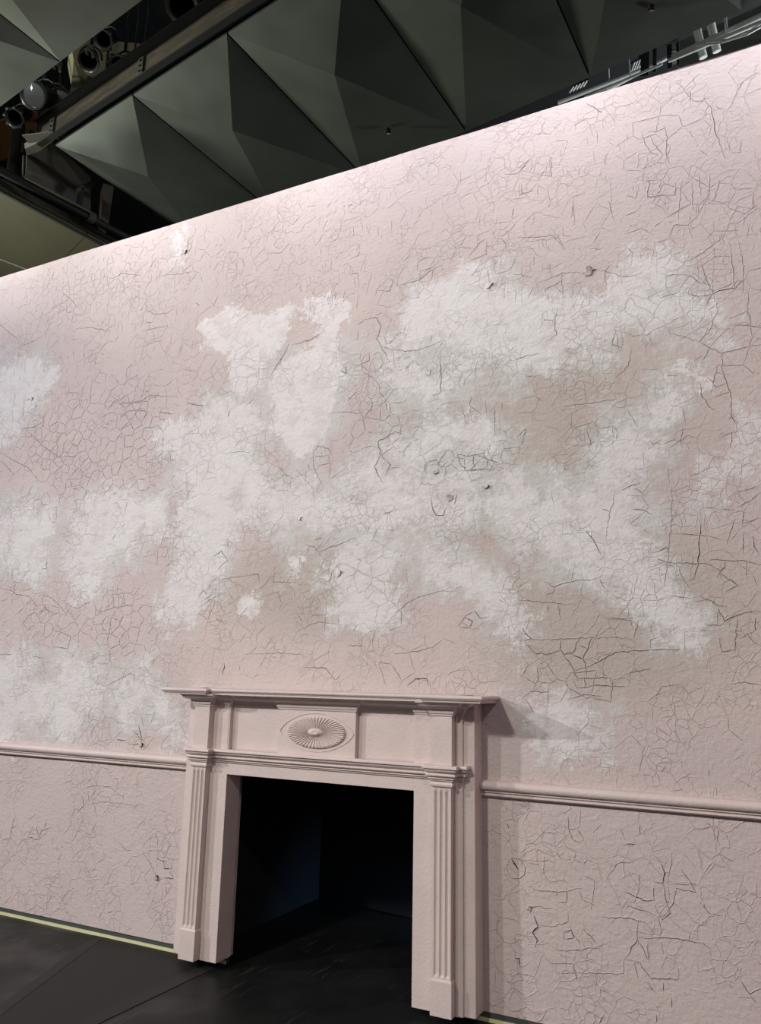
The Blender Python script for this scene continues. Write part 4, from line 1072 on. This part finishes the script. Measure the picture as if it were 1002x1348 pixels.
slab('board', [(-7.040,1.072,7.645),(-6.878,1.109,7.645),(-7.303,1.447,7.645),(-7.471,1.427,7.645)], .03, AMBER, None, None, AB)
slab('board', [(-6.751,1.103,7.645),(-6.515,1.112,7.645),(-6.841,1.380,7.645),(-7.118,1.418,7.645)], .03, AMBER, None, None, AB)
DU = empty('duct', (-5.418,0.520,7.045), label='olive metal duct box with a square notch, behind the steel beam in the slot', cat='duct')
slab('duct_side', [(-5.386,0.320,7.095),(-4.967,0.771,7.245),(-5.379,0.806,7.145),(-5.346,0.691,7.095),(-5.423,0.528,7.095),(-5.581,0.626,7.045),(-5.625,0.518,7.045)], .25, OLIVE, None, None, DU)
slab('duct_end', [(-5.615,0.510,7.035),(-5.571,0.618,7.035),(-5.585,0.594,6.895),(-5.616,0.502,6.895)], .04, GREYB, None, None, DU)
slab('duct_end', [(-5.374,0.488,7.045),(-5.298,0.650,7.045),(-5.375,0.583,6.895),(-5.413,0.489,6.895)], .04, VOID, None, None, DU)
# diagonal truss members at the top of the slot
TR = empty('roof_truss', (-4.251,0.576,7.245), label='dark angled roof truss seen through the top of the slot', cat='truss')
for a, b, w_ in (((-4.346,0.310,7.245),(-4.147,0.584,7.145),.22),((-4.042,0.435,7.345),(-4.026,0.570,7.145),.05),((-3.896,0.397,7.245),(-3.870,0.487,7.045),.03),((-3.727,0.396,7.245),(-3.747,0.485,7.045),.05),((-4.220,0.416,7.445),(-3.995,0.679,7.245),.05)):
    m_ = MB(TR.location); m_.beam(a,b,w_,.06); m_.build('truss_member', VOID, TR)
# small clutter: cable and clamps under the slot
for k, (px_) in enumerate(((-4.842,0.042,6.745), (-4.437,0.257,6.795), (-5.126,-0.038,6.645), (-4.564,0.273,6.645))):
    c = Vector(px_); T_ = empty('pipe_clamp', c, label=['steel hook clamp hanging near the toothed lantern','pale steel clamp right of the toothed lantern','grey steel clamp under the tip of the top left panel','small steel clamp on top of the steel beam'][k], cat='clamp')
    m_ = MB(c); pts_ = [c+Vector((math.cos(a_)*.04,0,math.sin(a_)*.04)) for a_ in [PI*1.4*j/8 for j in range(9)]]; m_.tube(pts_, .010, 6); m_.build('hook', STEEL, T_)
    m_ = MB(c); m_.beam(c+Vector((-.02,.02,.03)), (c.x-.02,c.y+.02,9.2), .012, .012, up=(0,1,0)); m_.build('hanger_wire', BLACK, T_)
    m_ = MB(c); m_.beam(c+Vector((.04,0,0)), c+Vector((.05,0,-.09)), .02, .02); m_.lathe(c+Vector((.045,-.01,-.04)), (0,-1,0), [(0,.012),(.03,.012),(.03,0)], 6); m_.build('bolt', STEEL, T_)
m_ = MB((-4.837,0.227,6.945)); m_.tube([(-4.837,0.227,6.945),(-4.874,0.264,6.795),(-4.934,0.336,6.695)], .012, 8); tag(m_.build('cable', BLACK), 'black cable hanging in front of the olive duct', 'cable')

# ---------------------------------------------------------------- far left: box beam, pipes, tan boards
slab('bulkhead', [(-6.074,0.471,6.445),(-6.011,0.648,6.445),(-6.032,1.234,6.395),(-5.831,1.077,6.045),(-6.011,0.442,6.095)], .3, GREYB, 'dark grey bulkhead board behind the long pipe, left of the leftmost folded panel', 'board')
slab('post', [(-6.360,1.651,6.945),(-6.302,1.753,6.945),(-6.030,1.493,6.245),(-6.019,1.375,6.245)], .12, GREYB, 'pale grey upright post behind the leftmost folded panel', 'post')
slab('rail_bracket', [(-6.065,0.462,6.395),(-5.919,0.470,6.395),(-5.503,0.360,6.345),(-5.538,0.321,6.345),(-5.995,0.387,6.395)], .05, GREYB, 'grey bracket joining the steel beam end to the bulkhead', 'bracket')
LP = empty('handrail_pipe', (-5.811,0.526,5.945), label='long grey pipe with couplings running above the tan boards at left', cat='pipe')
A_, B_ = Vector((-5.902,-0.328,5.895)), Vector((-5.651,1.766,5.995))
m_ = MB(LP.location); m_.tube([A_,B_], .040, 16); m_.build('main_pipe', VOID, LP, smooth=True)
m_ = MB(LP.location); m_.tube([Vector((-5.772,0.258,5.945)),Vector((-5.687,0.941,5.975))], .012, 8); m_.build('conduit', OLIVE, LP, smooth=True)
d_ = (B_-A_).normalized(); c = Vector((-5.737,0.999,5.965))
m_ = MB(LP.location); m_.tube([c-d_*.04,c-d_*.03,c+d_*.03,c+d_*.04], [.05,.058,.058,.05], 16); m_.build('coupling', GREYB, LP, smooth=True)
m_ = MB(LP.location); m_.tube([(-5.739,0.853,5.995),(-5.724,0.840,6.065),(-5.714,0.839,6.145),(-5.720,0.866,6.205),(-5.640,0.900,6.245),(-5.548,1.018,6.395)], .026, 12); m_.build('branch_pipe', VOID, LP, smooth=True)
m_ = MB(LP.location); m_.tube([(-5.722,0.830,6.125),(-5.735,0.853,6.185),(-5.715,0.887,6.225)], .035, 12); m_.build('elbow', GREYB, LP, smooth=True)
m_ = MB(LP.location); m_.tube([(-6.029,0.405,6.345),(-5.879,0.322,5.995)], .008, 6); m_.build('drop_rod', GREYB, LP)
slab('fascia_beam', [(-6.131,-0.181,5.995),(-5.798,1.924,6.025),(-5.807,1.942,5.945),(-6.092,-0.195,5.905)], .10, GREYB, 'dark grey fascia directly under the long pipe at left', 'beam')
TB = empty('tan_soffit', (-6.096,0.798,5.745), label='tan soffit of smooth boards at lower left of the ceiling, above the wall top', cat='soffit')
slab('soffit_board', [(-5.998,-0.316,5.795),(-5.790,1.013,5.795),(-6.336,1.229,5.795),(-8.081,1.774,5.795),(-8.351,1.138,5.795)], .03, TAN, None, None, TB)
slab('soffit_board', [(-5.790,1.027,5.795),(-5.672,1.698,5.795),(-6.324,2.152,5.795),(-7.213,1.751,5.795),(-6.327,1.241,5.795)], .03, TAN, None, None, TB)
m_ = MB(TB.location); m_.beam((-7.000,0.893,5.795), (-6.871,1.308,5.795), .012, .012); m_.build('joint_strip', WHITEP, TB)
m_ = MB(TB.location); m_.beam((-6.017,-0.302,5.795), (-5.694,1.722,5.795), .03, .03); m_.build('edge_angle', VOID, TB)

# ---------------------------------------------------------------- right: ducts and pale pipes over the wall top
for (a, b, r, lb) in (((-1.116,2.939,7.245), (-1.052,2.842,7.645), .0, ''),):
    pass
for (a, b, r, lb) in (((-0.210,2.373,7.095), (-0.177,2.456,6.845), .034, 'left one of the two pale upright ducts over the wall top at right'),
                      ((-0.098,2.339,7.095), (-0.067,2.435,6.845), .034, 'right one of the two pale upright ducts over the wall top at right')):
    m_ = MB(a); m_.tube([a,b], r, 18); tag(m_.build('duct_pipe', WHITEP, smooth=True), lb, 'duct')
for k, (a, b, r) in enumerate((((-0.417,2.343,6.845),(0.320,2.190,6.845),.028),((-0.442,2.247,6.745),(0.313,2.139,6.745),.018),((-1.100,3.203,7.445),(-0.426,3.003,7.445),.02),((-1.567,3.051,7.345),(-0.701,2.958,7.345),.02),((-1.149,2.252,6.645),(-0.483,2.142,6.645),.012))):
    m_ = MB(a); m_.tube([a,b], r, 10); q_ = Vector(a).lerp(Vector(b),.6); m_.tube([q_, (q_.x,q_.y,9.2)], .006, 6); tag(m_.build('conduit_run', WHITEP, smooth=True), ['thick pale conduit rising to the right edge over the wall top','thin pale conduit under the thick one at the right edge','short pale conduit left of the two upright ducts','long thin conduit low over the wall top, left of the ducts','thinnest conduit left of the ducts'][k], 'conduit')
m_ = MB((-0.105,1.991,6.595)); m_.tube([(-0.133,1.994,6.595),(0.031,1.988,6.545),(0.167,1.971,6.545),(0.304,1.966,6.595)], .008, 8); m_.tube([(-0.218,1.996,6.595),(-0.025,1.971,6.525),(0.165,1.972,6.525),(0.303,1.993,6.585)], .008, 8); tag(m_.build('cable', WHITEP), 'pair of slack white cables looping under the thick pale conduit at right', 'cable')
slab('duct_wall', [(-0.424,3.440,7.945),(0.517,3.291,7.945),(0.485,3.352,7.545),(-0.435,3.330,7.545)], .1, m_plain('grey_green_duct', (.16,.18,.165), .6, var=.2), 'grey green duct side behind the two pale upright ducts', 'duct')
for k, (x_, yb, yt) in enumerate(((846,106,70),(853,102,66),(866,100,60),(878,98,58),(890,90,50))):
    pass
HT = empty('hanger_frame', (-0.531,2.448,6.945), label='group of black upright hanger rods left of the pale ducts', cat='frame')
for a, b, w_ in (((-0.672,2.577,6.945),(-0.643,2.445,7.145),.07),((-0.586,2.568,6.945),(-0.558,2.438,7.145),.03),((-0.458,2.579,6.945),(-0.438,2.449,7.145),.04),((-0.387,2.573,6.945),(-0.370,2.463,7.145),.025)):
    m_ = MB(HT.location); m_.beam(a,b,w_,.03,up=(0,1,0)); m_.build('rod', BLACK, HT)
q_ = Vector((-0.643,2.440,7.125)); m_ = MB(HT.location); m_.beam(q_, (q_.x,q_.y,9.2), .03, .03, up=(0,1,0)); m_.beam(q_-Vector((.05,0,0)), Vector((-0.367,2.384,7.045)), .03, .03); m_.build('top_rail', BLACK, HT)
m_ = MB(HT.location); m_.beam((-0.419,2.600,6.995),(-0.411,2.493,7.045),.03,.02,up=(0,1,0)); m_.build('timber_strip', OLIVE, HT)
GR = empty('slatted_grille', (-0.745,2.640,7.145), label='pale slatted grille glimpsed between rods over the wall top, right of centre', cat='grille')
for x_ in (0,): m_ = MB(GR.location); q_ = Vector((-0.754,2.696,7.145))+Vector((.02,.15,.22)); m_.beam(q_-Vector((.09,-.02,0)), q_+Vector((.09,-.02,0)), .02, .02); m_.beam(q_, (q_.x,q_.y,9.2), .02, .02, up=(0,1,0)); m_.build('hanger', BLACK, GR)
for k in range(5):
    a = Vector((-0.803,2.704,7.145)); b = Vector((-0.705,2.689,7.145)); t = k/4; p = a.lerp(b,t); m_ = MB(GR.location); m_.beam(p, p+Vector((.02,.15,.22)), .012, .012); m_.build('slat', WHITEP, GR)
GR = empty('slatted_grille', (-1.311,2.740,7.145), label='small pale slatted grille over the wall top, just left of the panel corner', cat='grille')
for x_ in (0,): m_ = MB(GR.location); q_ = Vector((-1.313,2.717,7.145))+Vector((.02,.10,.14)); m_.beam(q_-Vector((.09,-.02,0)), q_+Vector((.09,-.02,0)), .02, .02); m_.beam(q_, (q_.x,q_.y,9.2), .02, .02, up=(0,1,0)); m_.build('hanger', BLACK, GR)
for k in range(5):
    a = Vector((-1.381,2.729,7.145)); b = Vector((-1.245,2.706,7.145)); t = k/4; p = a.lerp(b,t); m_ = MB(GR.location); m_.beam(p, p+Vector((.02,.10,.14)), .012, .012); m_.build('slat', WHITEP, GR)
